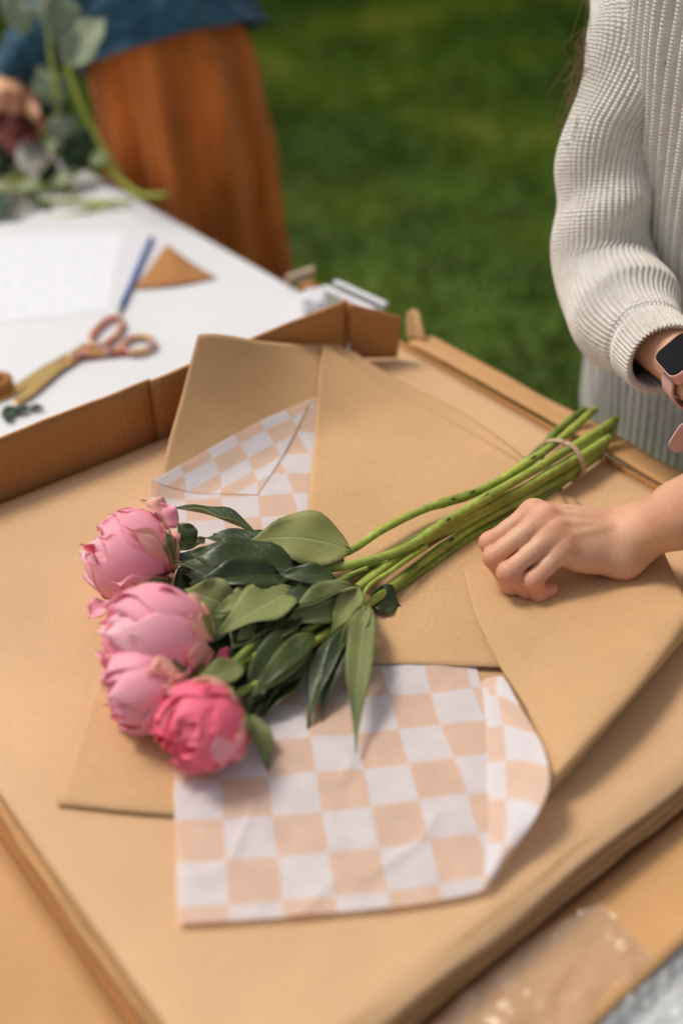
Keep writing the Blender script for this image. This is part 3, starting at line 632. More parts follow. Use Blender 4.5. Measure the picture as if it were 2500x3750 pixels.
def bloom(c, axis, Rr, deep=False, seed=1, squash=1.0, label=None):
    rnd = random.Random(seed); x, y, zz = frame_of(axis); c = np.asarray(c)
    core = None
    def petal(parent, phi, wid, th1, rk, ruf, mat, flare=0., n=15, m=21, notch=.05):
        t = np.linspace(0, 1, n); a = np.linspace(-1, 1, m); g = np.zeros((n, m, 3)); uv = np.zeros((n, m, 2)); ph = [rnd.uniform(0, 6.3) for _ in range(4)]
        for i in range(n):
            sh = (math.sin(min(1, t[i]*1.25)*math.pi/2)**.8)*(1-.88*max(0, (t[i]-.66)/.34)**2.4)
            for j in range(m):
                tt = t[i]*(1-notch*(.5+.5*math.sin(a[j]*4.5+ph[0]))*t[i]-(.10*abs(a[j])**3)*t[i])
                th = math.pi-tt*(math.pi-th1); az = phi+a[j]*wid*sh+.05*math.sin(3*t[i]+ph[1])
                prof = 1-.10*math.cos(th)*0
                edge = max(abs(a[j])**4, max(0, t[i]-.75)*4*(t[i]-.75)*4)
                r = Rr*rk*(1+flare*t[i]**3+ruf*edge*(math.sin(a[j]*4+ph[2])+.45*math.sin(a[j]*8+ph[3]))-.035*(abs(a[j])**3))
                r *= .55+.45*min(1, math.sin(min(th, math.pi)/2+.0)**.0*1) if t[i] > .0 else .55
                r *= 1 if t[i] > .18 else (.82+t[i])
                s_ = math.sin(th); g[i, j] = c+r*(x*math.cos(az)*s_+y*math.sin(az)*s_+zz*math.cos(th)*squash); uv[i, j] = (a[j], t[i])
        o = mesh_obj('petal', g.reshape(-1, 3), grid_faces(n, m), mat, parent, uvs=uv.reshape(-1, 2))
        return o
    # heart of the bloom: tight ball the petals close over
    n, m = 18, 24; g = []
    for i in range(n):
        th = math.pi*i/(n-1)
        for j in range(m):
            az = 2*math.pi*j/m; r = Rr*(.72+.05*math.sin(az*7+th*5)+.03*math.sin(az*13)); s_ = math.sin(th)
            g.append(c+r*(x*math.cos(az)*s_+y*math.sin(az)*s_+zz*math.cos(th)*squash))
    mt = M['petal_deep'] if deep else M['petal_soft']
    o = mesh_obj('peony_bloom', g, grid_faces(n, m, True), mt, bq)
    if label: o['label'] = label
    for k in range(9): petal(o, k*.70+rnd.uniform(-.2, .2), .62, R(rnd.uniform(12, 28)), .80+.02*(k % 3), .06, mt)
    for k in range(8): petal(o, k*.785+rnd.uniform(-.2, .2), .62, R(rnd.uniform(20, 46)), .89+.02*(k % 3), .06, mt, rnd.uniform(0, .05))
    for k in range(7): petal(o, k*.90+rnd.uniform(-.2, .2), rnd.uniform(.55, .8), R(rnd.uniform(26, 78)), .965+.02*(k % 3), .035, mt if k % 3 else M['petal_soft'], rnd.uniform(-.03, .05), notch=.07)
    for k in range(12): petal(o, k*.524+rnd.uniform(-.25, .25), rnd.uniform(.24, .46), R(rnd.uniform(84, 124)), .99+.02*(k % 3), .07, M['petal_base'] if k % 3 else mt, rnd.uniform(0, .06), n=12, m=17, notch=.18)
    for k in range(4): petal(o, k*1.57+rnd.uniform(-.3, .3), .42, R(rnd.uniform(118, 135)), 1.04, .03, M['sepal'], .05, n=8, m=9, notch=.0).name = 'sepal'
    return o
def Zp(x, y, z): return P(*Z5(x, y), z)
bloom(Zp(328, 345, .044), (-.85, .30, .25), .0425, False, 3, .95)
bloom(Zp(425, 715, .050), (-.92, -.10, .22), .0440, False, 8, 1.05)
bloom(Zp(395, 935, .036), (-.85, -.40, .0), .0340, False, 11, 1.0)
bloom(Zp(640, 1105, .036), (-.72, -.62, .10), .0345, True, 21, 1.0)
# stray petals and a small bud among the leaves
def stray(b, t, zb, zt, w, mat, roll=0): leaf('stray_petal', Zp(*b, zb), Zp(*t, zt), w*.829/F_PX, bq, roll, .15, .5, 0., mats=[mat, mat], wave=.1)
stray((500, 190), (375, 100), .07, .085, 95, M['petal_base'], 20); stray((540, 220), (440, 110), .066, .080, 90, M['petal_soft'], -10)
stray((200, 400), (115, 290), .05, .075, 80, M['petal_deep'], 40); stray((240, 560), (150, 620), .03, .02, 90, M['petal_soft'])
stray((390, 1040), (255, 1065), .02, .012, 80, M['petal_deep']); stray((450, 1020), (440, 1140), .02, .006, 60, M['petal_deep'])
stray((790, 790), (700, 800), .03, .036, 60, M['petal_deep']); stray((800, 1150), (835, 1110), .03, .02, 50, M['petal_base'])

# ------------------------------------------------------------------ people
def skin_mat(name, col_):
    m, t, b, o = nodes_of(name); tc = N_(t, 'ShaderNodeTexCoord')
    n1 = N_(t, 'ShaderNodeTexNoise', Scale=28., Detail=4.); n2 = N_(t, 'ShaderNodeTexNoise', Scale=420., Detail=3.); v = N_(t, 'ShaderNodeTexVoronoi', Scale=520.)
    for n in (n1, n2, v): t.links.new(tc.outputs['Object'], n.inputs['Vector'])
    r1 = ramp(t, n1.outputs[0], [(.3, (col_[0]*.96, col_[1]*.86, col_[2]*.82)), (.7, (col_[0]*1.04, col_[1]*1.10, col_[2]*1.12))])
    at = N_(t, 'ShaderNodeAttribute', attribute_name='flush'); mf = N_(t, 'ShaderNodeMix', data_type='RGBA'); t.links.new(at.outputs['Fac'], mf.inputs[0]); t.links.new(r1.outputs[0], mf.inputs[6]); mf.inputs[7].default_value = (col_[0]*1.02, col_[1]*.70, col_[2]*.66, 1)
    r2 = ramp(t, n2.outputs[0], [(.3, (.93,)*3), (.7, (1.05,)*3)])
    mx = N_(t, 'ShaderNodeMix', data_type='RGBA', blend_type='MULTIPLY'); mx.inputs[0].default_value = 1
    t.links.new(mf.outputs[2], mx.inputs[6]); t.links.new(r2.outputs[0], mx.inputs[7]); t.links.new(mx.outputs[2], b.inputs['Base Color'])
    b.inputs['Roughness'].default_value = .5; b.inputs['Specular IOR Level'].default_value = .35
    b.inputs['Subsurface Weight'].default_value = .25; b.inputs['Subsurface Radius'].default_value = (.006, .002, .001); b.inputs['Subsurface Scale'].default_value = 1.
    ad = N_(t, 'ShaderNodeMath', operation='MULTIPLY_ADD'); ad.inputs[1].default_value = .5; t.links.new(v.outputs['Distance'], ad.inputs[0]); t.links.new(n2.outputs[0], ad.inputs[2])
    bp = N_(t, 'ShaderNodeBump', Strength=.22, Distance=.0006); t.links.new(ad.outputs[0], bp.inputs['Height']); t.links.new(bp.outputs[0], b.inputs['Normal'])
    return m
M['skin'] = skin_mat('skin', (.66, .37, .235))
M['skin2'] = skin_mat('skin of the other person', (.78, .42, .24))
def knit_mat():
    m, t, b, o = nodes_of('cream rib knit wool'); tc = N_(t, 'ShaderNodeTexCoord'); sx = N_(t, 'ShaderNodeSeparateXYZ'); t.links.new(tc.outputs['UV'], sx.inputs[0])
    nz = N_(t, 'ShaderNodeTexNoise', Scale=90., Detail=3.); t.links.new(tc.outputs['Object'], nz.inputs['Vector'])
    ml = N_(t, 'ShaderNodeMath', operation='MULTIPLY_ADD'); ml.inputs[1].default_value = 1800.; t.links.new(sx.outputs[1], ml.inputs[0])
    nn = N_(t, 'ShaderNodeMath', operation='MULTIPLY'); nn.inputs[1].default_value = 5.; t.links.new(nz.outputs[0], nn.inputs[0]); t.links.new(nn.outputs[0], ml.inputs[2])
    si = N_(t, 'ShaderNodeMath', operation='SINE'); t.links.new(ml.outputs[0], si.inputs[0])
    fz = N_(t, 'ShaderNodeTexNoise', Scale=700., Detail=4.); t.links.new(tc.outputs['Object'], fz.inputs['Vector'])
    ad = N_(t, 'ShaderNodeMath', operation='MULTIPLY_ADD'); ad.inputs[1].default_value = .5; t.links.new(si.outputs[0], ad.inputs[0]); t.links.new(fz.outputs[0], ad.inputs[2])
    r = ramp(t, nz.outputs[0], [(.25, (.72, .665, .59)), (.5, (.79, .735, .665)), (.75, (.83, .785, .73))])
    # dark flecks in the yarn
    vo = N_(t, 'ShaderNodeTexNoise', Scale=150., Detail=1.); t.links.new(tc.outputs['Object'], vo.inputs['Vector']); rf = ramp(t, vo.outputs[0], [(.735, (1, 1, 1)), (.79, (.68, .62, .54))])
    mx = N_(t, 'ShaderNodeMix', data_type='RGBA', blend_type='MULTIPLY'); mx.inputs[0].default_value = 1; t.links.new(r.outputs[0], mx.inputs[6]); t.links.new(rf.outputs[0], mx.inputs[7])
    t.links.new(mx.outputs[2], b.inputs['Base Color']); b.inputs['Roughness'].default_value = .95; b.inputs['Specular IOR Level'].default_value = .1; b.inputs['Sheen Weight'].default_value = .3
    bp = N_(t, 'ShaderNodeBump', Strength=.75, Distance=.0012); t.links.new(ad.outputs[0], bp.inputs['Height']); t.links.new(bp.outputs[0], b.inputs['Normal'])
    return m
M['knit'] = knit_mat()
M['denim'] = surf('blue cotton shirt', (.022, .085, .14), .85, .25, 14, 500, .12, .3, sheen=.2)
M['rust'] = surf('rust linen', (.56, .15, .022), .85, .3, 18, 600, .12, .3, sheen=.2, stretch=(1, 1, .3))
M['trousers'] = surf('dark blue denim', (.03, .045, .08), .85, .2, 20, 500, .2, .3)
M['shoe'] = surf('white canvas shoe', (.6, .58, .55), .8)
M['hair'] = surf('light brown hair', (.20, .11, .045), .5, .3, 60, 300, .2, .1, spec=.4)
M['hair_dark'] = surf('dark brown hair', (.05, .03, .02), .5, .3, 60, 300, .2, .1, spec=.4)

def sweep(name, centers, radx, rady, ref, mat, parent, seg, NN, ribs=0, rib_h=.0012, disp=None, cuff=None, lining=0., close_top=False):
    """cloth swept along a path; radx/rady half-widths along ref and across; ribs run lengthwise"""
    c = crom(centers, NN); rx = crom(np.asarray(radx, float), NN); ry = crom(np.asarray(rady, float), NN)
    t = np.gradient(c, axis=0); t /= np.linalg.norm(t, axis=1, keepdims=True)
    e1 = np.asarray(ref, float)[None]-t*(t@np.asarray(ref, float))[:, None]; e1 /= np.linalg.norm(e1, axis=1, keepdims=True); e2 = np.cross(t, e1)
    arc = np.concatenate([[0], np.cumsum(np.linalg.norm(np.diff(c, axis=0), axis=1))]); th = np.linspace(0, 2*math.pi, seg, endpoint=False)
    nr = np.cos(th)[None, :, None]*e1[:, None]+np.sin(th)[None, :, None]*e2[:, None]
    g = c[:, None]+np.cos(th)[None, :, None]*rx[:, None, None]*e1[:, None]+np.sin(th)[None, :, None]*ry[:, None, None]*e2[:, None]
    dsp = np.zeros((NN, seg))
    if disp is not None: dsp += disp(g, arc, th)
    if ribs:
        k = np.full(NN, float(ribs)); rib = np.abs(np.cos(th[None]*ribs/2))**.7
        hh = np.full(NN, rib_h)
        if cuff is not None: hh[arc > arc[-1]-cuff] *= 1.25
        dsp += hh[:, None]*(rib-.6)
    if cuff is not None:
        s0 = arc[-1]-cuff; dsp -= (.0035*np.exp(-((arc-s0)/.004)**2))[:, None]
    g = g+nr*dsp[..., None]
    uv = np.stack(np.broadcast_arrays(th[None]*rx.mean(), arc[:, None]), -1)
    if lining:
        gi = [g[-1]-nr[-1]*.0015+t[-1]*.001]; 
        for q in range(1, 9):
            i = NN-1-int(q*lining/8/(arc[-1]/NN)); gi.append(g[i]-nr[i]*.005)
        gi = np.array(gi); g = np.concatenate([g, gi]); uv = np.concatenate([uv, np.repeat(uv[-1:], 9, 0)])
    return mesh_obj(name, g.reshape(-1, 3), grid_faces(len(g), seg, True)[:, ::-1], mat, parent, uvs=uv.reshape(-1, 2))
def cloth_noise(amp, sc, seed, stretch=(1, 1, 1)):
    def f(g, arc, th):
        q = g.reshape(-1, 3)*np.asarray(stretch); return (amp*fbm(q, sc, seed, 3)).reshape(g.shape[:2])
    return f
Z6 = lambda x, y: (1500+x*.6378, 1650+y*.6378)
def H6(x, y, z): return P(*Z6(x, y), z)
pr = thing('person', T(-.58, 1.06, -ZT), 'person in cream ribbed sweater standing at the table, fist pressing the kraft paper', 'person')
fin = {
    'i': [H6(705, 352, .066), H6(458, 528, .047), H6(560, 735, .022), H6(640, 745, .019)],
    'm': [H6(772, 388, .068), H6(480, 612, .043), H6(580, 770, .0205), H6(680, 790, .0185)],
    'r': [H6(832, 470, .062), H6(560, 702, .039), H6(672, 795, .020), H6(770, 800, .0185)],
    'p': [H6(885, 558, .053), H6(702, 748, .033), H6(738, 818, .0195), H6(806, 800, .0185)]}
rads = {'i': (.0104, .0088, .0078, .0070), 'm': (.0106, .0089, .0080, .0072), 'r': (.0102, .0087, .0078, .0071), 'p': (.0094, .0083, .0074, .0066)}
W = H6(1300, 478, .046); Fr = H6(1568, 362, .082); fdir = (Fr-W)/np.linalg.norm(Fr-W)
elb = W+fdir*.245; side = np.cross(fdir, (0, 0, 1.)); side /= np.linalg.norm(side)          # towards the little finger / camera
groups = []
for k, j in fin.items():
    r = rads[k]; mid = (j[0]*.45+j[1]*.55)
    groups.append((.0035, [(j[0], mid, r[0], r[1]*.88), (mid, j[1], r[1]*.88, r[1]), (j[1], j[2], r[1], r[2]), (j[2], j[3], r[2], r[3])]))
palm = []
for k, s_ in (('i', -1.0), ('m', -.35), ('r', .35), ('p', 1.0)):
    base = W-fdir*.012+side*s_*.011+np.array([0, 0, .001])
    palm.append((base, fin[k][0]-np.array([0, 0, .003]), .0175, rads[k][0]*1.08))
palm += [(H6(1215, 625, .033), H6(960, 615, .040), .0155, .0115), (H6(1225, 620, .033), W, .0155, .018), (H6(1000, 560, .040), H6(830, 500, .045), .016, .012)]
palm += [(W+side*.008, W-side*.008, .0215, .0215)]
for a_, b_ in (('i', 'm'), ('m', 'r'), ('r', 'p')):
    lo_ = np.array([.002, .004, -.0105]); palm.append(((fin[a_][0]+fin[b_][0])/2+lo_, (fin[a_][1]+fin[b_][1])/2+lo_+[.006, .006, -.002], .0085, .0060))
arm = [(W+side*.007, Fr+side*.006, .0215, .0225), (W-side*.008, Fr-side*.008, .0205, .0225), (Fr, W+fdir*.15, .0285, .037), (W+fdir*.15, elb, .037, .036)]
thumb = [(H6(1050, 470, .036)+[0, .015, 0], H6(860, 470, .030)+[0, .018, 0], .014, .0105), (H6(860, 470, .030)+[0, .018, 0], H6(700, 560, .022), .0105, .0085)]
groups += [(.012, palm), (.010, arm), (.006, thumb)]
def merge_groups():
    # fingers join each other with a tight crease, then flow into the palm
    return groups
hv, hf_ = sdf_skin(merge_groups(), .0011, lambda k: .0011 if k < .005 else .0060)
# wear the skin: fine creases over the finger joints
# right wrist and hand of the same person (mostly out of frame) and the rest of the body
w0, w1, w2 = Q(2330, 1180, 1.10), Q(2538, 1362, 1.02), Q(2690, 1525, .955)
wd_ = (w2-w1)/np.linalg.norm(w2-w1)
wrist = [(w0, w1, .030, .0235), (w1, w2, .0235, .024)]
wp = w2+wd_*.075+np.array([0, 0, -.01]); wsd = np.cross(wd_, (0, 0, 1.)); wsd /= np.linalg.norm(wsd)
palm2 = [(w2+wsd*s_*.010, wp+wsd*s_*.030, .018, .0115) for s_ in (-1, -.33, .33, 1)]
fing2 = [(.004, [(wp+wsd*s_*.030, wp+wsd*s_*.031+wd_*.03+[0, 0, -.022], .0098, .0085), (wp+wsd*s_*.031+wd_*.03+[0, 0, -.022], wp+wsd*s_*.031+wd_*.032+[0, 0, -.046], .0085, .007)]) for s_ in (-1, -.33, .33, 1)]
th2 = [(.006, [(w2-wsd*.012, w2-wsd*.038+wd_*.03+[0, 0, -.02], .014, .011), (w2-wsd*.038+wd_*.03+[0, 0, -.02], w2-wsd*.032+wd_*.06+[0, 0, -.035], .011, .008)])]
wv, wf = sdf_skin([(.010, wrist+palm2)]+fing2+th2, .0022, .005)
def body_groups(tc, lean, shL, shR, elL, elR, hip_w=.085, height=1.66, k=1.):
    """coarse body: tc(z) -> axis point; returns groups of cones"""
    gr = []
    pel, wai, che, nec = tc(.92), tc(1.05), tc(1.24), tc(1.42)
    gr.append((.05, [(pel-UA*.07*k, pel+UA*.07*k, .10*k, .10*k), (pel, wai, .11*k, .10*k), (wai, che, .105*k, .115*k), (che-UA*.07*k, che+UA*.07*k, .10*k, .10*k), (shL, shR, .045, .045)]))
    head = nec+np.array([0, 0, .145])-VA*.03
    gr.append((.03, [(nec-[0, 0, .04], head-[0, 0, .06], .052, .05), (head-[0, 0, .035]-VA*.012, head+[0, 0, .03], .070, .082)]))
    gr.append((.008, [(head-VA*.085+[0, 0, .0], head-VA*.098-[0, 0, .03], .008, .013)]))
    for s_ in (-1, 1):
        hp = pel+UA*s_*hip_w-[0, 0, .03]; kn = hp*1; kn[2] = .48; kn = kn-VA*.02; an = kn*1; an[2] = .08; an = an+VA*.03
        gr.append((.03, [(hp, kn, .082, .055), (kn, an, .055, .036), (an-[0, 0, .03], an-VA*.14-[0, 0, .045], .035, .03)]))
    for a, b in ((shL, elL), (shR, elR)): gr.append((.02, [(a, b, .028, .026)]))
    return gr
def axis1(z): return T(-.585, 1.075-.11*(z-.75), z-ZT)
shR_ = Q(2420, -170, 1.12); shL_ = T(-.40, .995, 1.27-ZT)
elR_ = Q(2215, 985, 1.155)
bv, bf = sdf_skin(body_groups(axis1, 0, shL_, shR_, elb, elR_, k=.85)+[(.02, [(elR_, w0, .030, .027)])], .010, .02)
allv = np.concatenate([hv, wv, bv]); allf = np.concatenate([hf_, wf+len(hv), bf+len(hv)+len(wv)])
bo = mesh_obj('body', allv, allf, M['skin'], pr)
nn0 = np.empty(len(allv)*3, np.float32); bo.data.vertices.foreach_get('normal', nn0); nn0 = nn0.reshape(-1, 3); co = allv.copy(); H_ = slice(0, len(hv)); dd0 = np.zeros(len(hv))
for k, j in fin.items():                   # skin creases over the finger joints, faint tendons over the back of the hand
    for q, (a_, b_, am) in enumerate(((0, 1, .00026), (1, 2, .00018))):
        ax_ = j[b_]-j[a_]; ax_ /= np.linalg.norm(ax_); jt = j[b_]; rel = hv-jt; s_ = rel@ax_; rr = np.linalg.norm(rel, axis=1)
        dd0 += am*np.sin(s_*2*math.pi/.0036+np.sin(rel[:, 1]*600)*.5)*np.exp(-(s_/.0050)**2)*(rr < .014)*(rr < .0125+.002)
    ln_ = W-j[0]; L_ = np.linalg.norm(ln_); ln_ /= L_; rel = hv-j[0]; s_ = rel@ln_; pd = np.linalg.norm(rel-s_[:, None]*ln_, axis=1); perp = np.abs(np.cross(ln_, (0, 0, 1.))@rel.T)
    dd0 += .0011*np.exp(-(perp/.0035)**2)*sstep(-.004, .004, s_)*(1-sstep(.03, .06, s_))*(nn0[H_, 2] > .2)
    dd0 += .0014*np.exp(-((hv-(j[0]+np.array([0, 0, .009])))**2).sum(1)/.0065**2)
fl_ = np.zeros(len(allv))
for k, j in fin.items():
    for jt, rr_, am in ((j[1], .010, .75), (j[0]+np.array([0, 0, .008]), .010, .35), (j[2], .009, .6), (j[3], .010, .8)): fl_[H_] += am*np.exp(-((hv-jt)**2).sum(1)/rr_**2)
fa = bo.data.attributes.new('flush', 'FLOAT', 'POINT'); fa.data.foreach_set('value', np.clip(fl_, 0, .8).astype(np.float32))
co[H_] += nn0[H_]*dd0[:, None]; bo.data.vertices.foreach_set('co', co.astype(np.float32).ravel()); bo.data.update()
# sweater: torso, both sleeves
def tor_disp(g, arc, th):
    q = g.reshape(-1, 3); d = .009*fbm(q*np.array([1.6, 1.6, .45]), 6, 2.2, 3)
    return d.reshape(g.shape[:2])
tz_ = [.60, .68, .80, .95, 1.10, 1.22, 1.32, 1.385, 1.42]
swt = sweep('sweater', [axis1(z) for z in tz_], [.196, .214, .216, .212, .212, .21, .18, .11, .072], [.125, .135, .136, .134, .134, .13, .11, .08, .068], UA, M['knit'], pr, 960, 130, ribs=120, rib_h=.0042, disp=tor_disp)
def slv_disp(g, arc, th):
    q = g.reshape(-1, 3); d = .0050*fbm(q*np.array([1., 1., .8]), 9, 4.4, 2)
    s = arc/arc[-1]; ph = th[None]
    # a few soft diagonal folds at the inside of the elbow, fullness above the cuff
    fold = .0045*np.exp(-((s-.56)/.09)**2)[:, None]*np.sin(arc[:, None]*75+1.8*np.sin(ph+.5))*(.5+.5*np.cos(ph-2.4))
    fold += .0050*np.exp(-((s-.36)/.15)**2)[:, None]*np.sin(arc[:, None]*45+2.6*np.cos(ph-1.0))*(.5+.5*np.cos(ph-3.6))
    fold += .0075*np.exp(-((s-.80)/.06)**2)[:, None]
    return d.reshape(g.shape[:2])+fold
sweep('sweater_sleeve', [shR_, Q(2395, 110, 1.10), Q(2245, 470, 1.13), Q(2207, 780, 1.15), Q(2216, 985, 1.155), Q(2292, 1150, 1.12), Q(2365, 1245, 1.08), Q(2428, 1318, 1.045)],
      [.072, .054, .046, .045, .051, .048, .0405, .0365], [.075, .06, .050, .048, .052, .050, .042, .0375], VA, M['knit'], swt, 460, 230, ribs=54, rib_h=.0030, disp=slv_disp, cuff=.040, lining=.05)
sweep('sweater_sleeve', [shL_, shL_*.6+elb*.4+VA*.01, elb*1.0-fdir*.02+[0, 0, .02], W+fdir*.17], [.075, .062, .056, .05], [.075, .062, .056, .05], VA, M['knit'], swt, 300, 120, ribs=48, rib_h=.0026, disp=cloth_noise(.006, 14, 8.), cuff=.03, lining=.03)
# trousers, shoes and hair
tg = []
for s_ in (-1, 1):
    hp = axis1(.92)+UA*s_*.085-[0, 0, .03]; kn = hp*1; kn[2] = .48; kn = kn-VA*.02; an = kn*1; an[2] = .10; an = an+VA*.03
    tg.append((.03, [(hp, kn, .098, .070), (kn, an, .070, .055)]))
    tube('shoe', [an+VA*.05-[0, 0, .055], an-VA*.03-[0, 0, .055], an-VA*.12-[0, 0, .07], an-VA*.19-[0, 0, .075]], [.042, .046, .042, .026], M['shoe'], pr, 14, 16)
tg.append((.05, [(axis1(.90)-UA*.07, axis1(.90)+UA*.07, .118, .118), (axis1(.88), axis1(1.02), .12, .115)]))
tv, tf = sdf_skin(tg, .010, .03); mesh_obj('trousers', tv, tf, M['trousers'], pr)
hd = axis1(1.42)+np.array([0, 0, .145])-VA*.03
hv2, hf2 = sdf_skin([(.03, [(hd+VA*.03+[0, 0, .03], hd+VA*.02+[0, 0, .06], .088, .085), (hd+VA*.055, hd+VA*.07-[0, 0, .16], .075, .06)])], .008, .01)
hair = mesh_obj('hair', hv2, hf2, M['hair'], pr)
hp_ = []; hfc = []
for k in range(260):
    r0 = random.Random(k); a = hd-UA*.08+VA*.03+np.array([r0.uniform(-.03, .03), r0.uniform(-.03, .03), -.05])
    e = Q(r0.gauss(2180, 60), r0.uniform(150, 560), 1.13+r0.uniform(-.03, .04)); m1 = Q(r0.gauss(2300, 45), r0.uniform(-250, 0), 1.10)
    pth = crom([a, m1, (m1+e)/2+np.array([r0.uniform(-.012, .012), 0, 0]), e, e+np.array([r0.uniform(-.02, .02), 0, r0.uniform(-.03, 0)])], 18); t_, n_, b_ = frames(pth)
    o0 = len(hp_)
    for i in range(18):
        for q in range(3): hp_.append(pth[i]+.0004*(n_[i]*math.cos(q*2.094)+b_[i]*math.sin(q*2.094)))
    for i in range(17):
        for q in range(3): hfc.append((o0+i*3+q, o0+i*3+(q+1) % 3, o0+i*3+3+(q+1) % 3, o0+i*3+3+q))
tag(mesh_obj('loose_hair_strands', hp_, hfc, M['hair'], hair), None, kind='stuff')

# ------------------------------------------------------------------ watch on the sweater person's wrist
M['pink_metal'] = surf('rose pink metal', (.62, .36, .32), .35, .03, 20, 200, .02, .0, spec=.5, metal=.25)
M['pink_rubber'] = surf('pale pink rubber', (.72, .45, .42), .55, .03, 20, 200, .02, .05)
M['glass_black'] = surf('black watch glass', (.004, .004, .005), .08, .0, 20, 200, .0, .0, spec=.12)
def rrect(name, c, ex, ey, n, a, b, r, z0, z1, mat, parent, bev=.0):
    pts = []
    for sx, sy, a0 in ((1, 1, 0), (-1, 1, 90), (-1, -1, 180), (1, -1, 270)):
        for k in range(7):
            t = R(a0+k*15); pts.append((sx*(a-r)+r*math.cos(t), sy*(b-r)+r*math.sin(t)))
    lay = [(z0, 0), (z1-bev, 0), (z1-bev*.3, bev*.3), (z1, bev)] if bev else [(z0, 0), (z1, 0)]
    v = []; m_ = len(pts)
    for zz, ins in lay:
        for x, y in pts: v.append(c+ex*x*(1-ins/a)+ey*y*(1-ins/b)+n*zz)
    f = [tuple(x) for x in grid_faces(len(lay), m_, True)]+[tuple(range(m_))[::-1], tuple(range((len(lay)-1)*m_, len(lay)*m_))]
    return mesh_obj(name, v, f, mat, parent, smooth=False)
wn = -FWD+np.array([-.28, 0, -.12]); wn = wn-wd_*(wn@wd_); wn /= np.linalg.norm(wn); wx = np.cross(wn, wd_)
wc = w1+wd_*.010+wn*.0245
wt = thing('smart_watch', wc, 'pink smart watch with square black screen worn at the sweater cuff', 'watch')
rrect('case', wc, wd_, wx, wn, .0225, .0195, .0095, -.001, .0105, M['pink_metal'], wt, .002)
rrect('screen', wc, wd_, wx, wn, .0208, .0178, .0085, .0100, .0116, M['glass_black'], wt, .0008)
tube('crown', [wc+wn*.005-wx*.0165+wd_*.005, wc+wn*.005-wx*.0190+wd_*.005], .0032, M['pink_metal'], wt, 12)
ctr = w1+wd_*.010; ring = []
for k in range(40):
    a = R(42+(360-84)*k/39); p = ctr+wn*(.0275*math.cos(a))+wx*(.0285*math.sin(a)); ring.append([p-wd_*.0105, p-wd_*.0095, p+wd_*.0095, p+wd_*.0105])
bd = mesh_obj('strap', np.array(ring).reshape(-1, 3), grid_faces(40, 4), M['pink_rubber'], wt)
sm = bd.modifiers.new('thickness', 'SOLIDIFY'); sm.thickness = .0022; sm.offset = 1
tail = Q(2500, 1600, 1.0)
rrect('strap_tail', tail, np.array([.35, 0, .94]), np.array([.94, 0, -.35]), np.array([-.1, -.95, .3]), .0165, .0095, .0090, 0, .0022, M['pink_rubber'], wt, .0006)

# ------------------------------------------------------------------ person in blue shirt and rust skirt across the table
p2 = thing('person', T(-1.55, 1.03, -ZT), 'person in blue shirt and rust orange skirt leaning over the table with flowers', 'person')
VP2 = 1.03
ax2 = [PL(520, -60, VA, VP2), PL(600, 160, VA, VP2), PL(680, 500, VA, VP2), PL(745, 900, VA, VP2), PL(775, 1200, VA, VP2), PL(800, 1560, VA, VP2)]
ax2.append(ax2[-1]+(ax2[-1]-ax2[-2])*.9); ax2[-1][2] = .18
def skirt_disp(g, arc, th):
    s = arc/arc[-1]; d = (.003+.024*np.minimum(1, s*2.2)*(.6+.4*s))[:, None]*(np.sin(th*8+.8*np.sin(s*5)[:, None])+.5*np.sin(th*19+2+1.5*s[:, None]))
    d = d*.8+.0016*np.sin(th*64)[None]
    return d+(.006*fbm(g.reshape(-1, 3), 7, 6., 2)).reshape(g.shape[:2])
sweep('skirt', ax2, [.125, .136, .141, .139, .138, .140, .145], [.13, .139, .143, .141, .140, .142, .148], RGT, M['rust'], p2, 400, 90, disp=skirt_disp)
top2 = ax2[0]+(ax2[0]-ax2[1])*1.7
shirt_ax = [top2+np.array([-.05, 0, .18]), top2, ax2[0], PL(585, 95, VA, VP2), PL(612, 185, VA, VP2)]
sh_ = sweep('shirt', shirt_ax, [.13, .15, .155, .158, .160], [.12, .14, .15, .156, .158], RGT, M['denim'], p2, 160, 80, disp=cloth_noise(.022, 9, 12.), lining=.03)
sR = shirt_ax[1]+np.array([-.10, -.03, .06]); hR = Q(62, 300, 1.93)
sweep('shirt_sleeve', [sR, Q(330, -120, 1.80), Q(190, 60, 1.88), Q(105, 190, 1.915), Q(55, 285, 1.935)], [.07, .058, .05, .043, .037], [.07, .058, .05, .043, .037], VA, M['denim'], sh_, 90, 70, disp=cloth_noise(.010, 18, 3.), lining=.03)
hb = Q(40, 330, 1.935); k1 = Q(95, 372, 1.91); k2 = Q(60, 350, 1.89); k3 = Q(15, 345, 1.88); k4 = Q(-25, 350, 1.88)
wr2 = Q(55, 270, 1.935)
hand_l = [(.012, [(wr2, hb, .026, .027), (hb, k1, .024, .013), (hb, k2, .024, .013), (hb, k3, .024, .013), (hb, k4, .022, .012)])]
for kk, (e1x, e1y) in ((k1, (155, 455)), (k2, (70, 440)), (k3, (20, 440)), (k4, (-25, 440))):
    m = Q(e1x-8, e1y-30, 1.89); hand_l.append((.004, [(kk, m, .0115, .010), (m, Q(e1x, e1y+18, 1.90), .010, .0085)]))
hand_l.append((.006, [(hb, Q(110, 350, 1.95), .018, .013), (Q(110, 350, 1.95), Q(160, 440, 1.93), .013, .009)]))
a1, a2 = sdf_skin(hand_l+[(.01, [(wr2, Q(190, 60, 1.88), .026, .036)])], .0022, .005)
def axis2(z): return np.array([np.interp(z, [.18, .60, .95, 1.1, 1.45], [p[0] for p in (ax2[-1], ax2[4], ax2[1], ax2[0], shirt_ax[0])]), np.interp(z, [.18, .60, .95, 1.1, 1.45], [p[1] for p in (ax2[-1], ax2[4], ax2[1], ax2[0], shirt_ax[0])]), z])
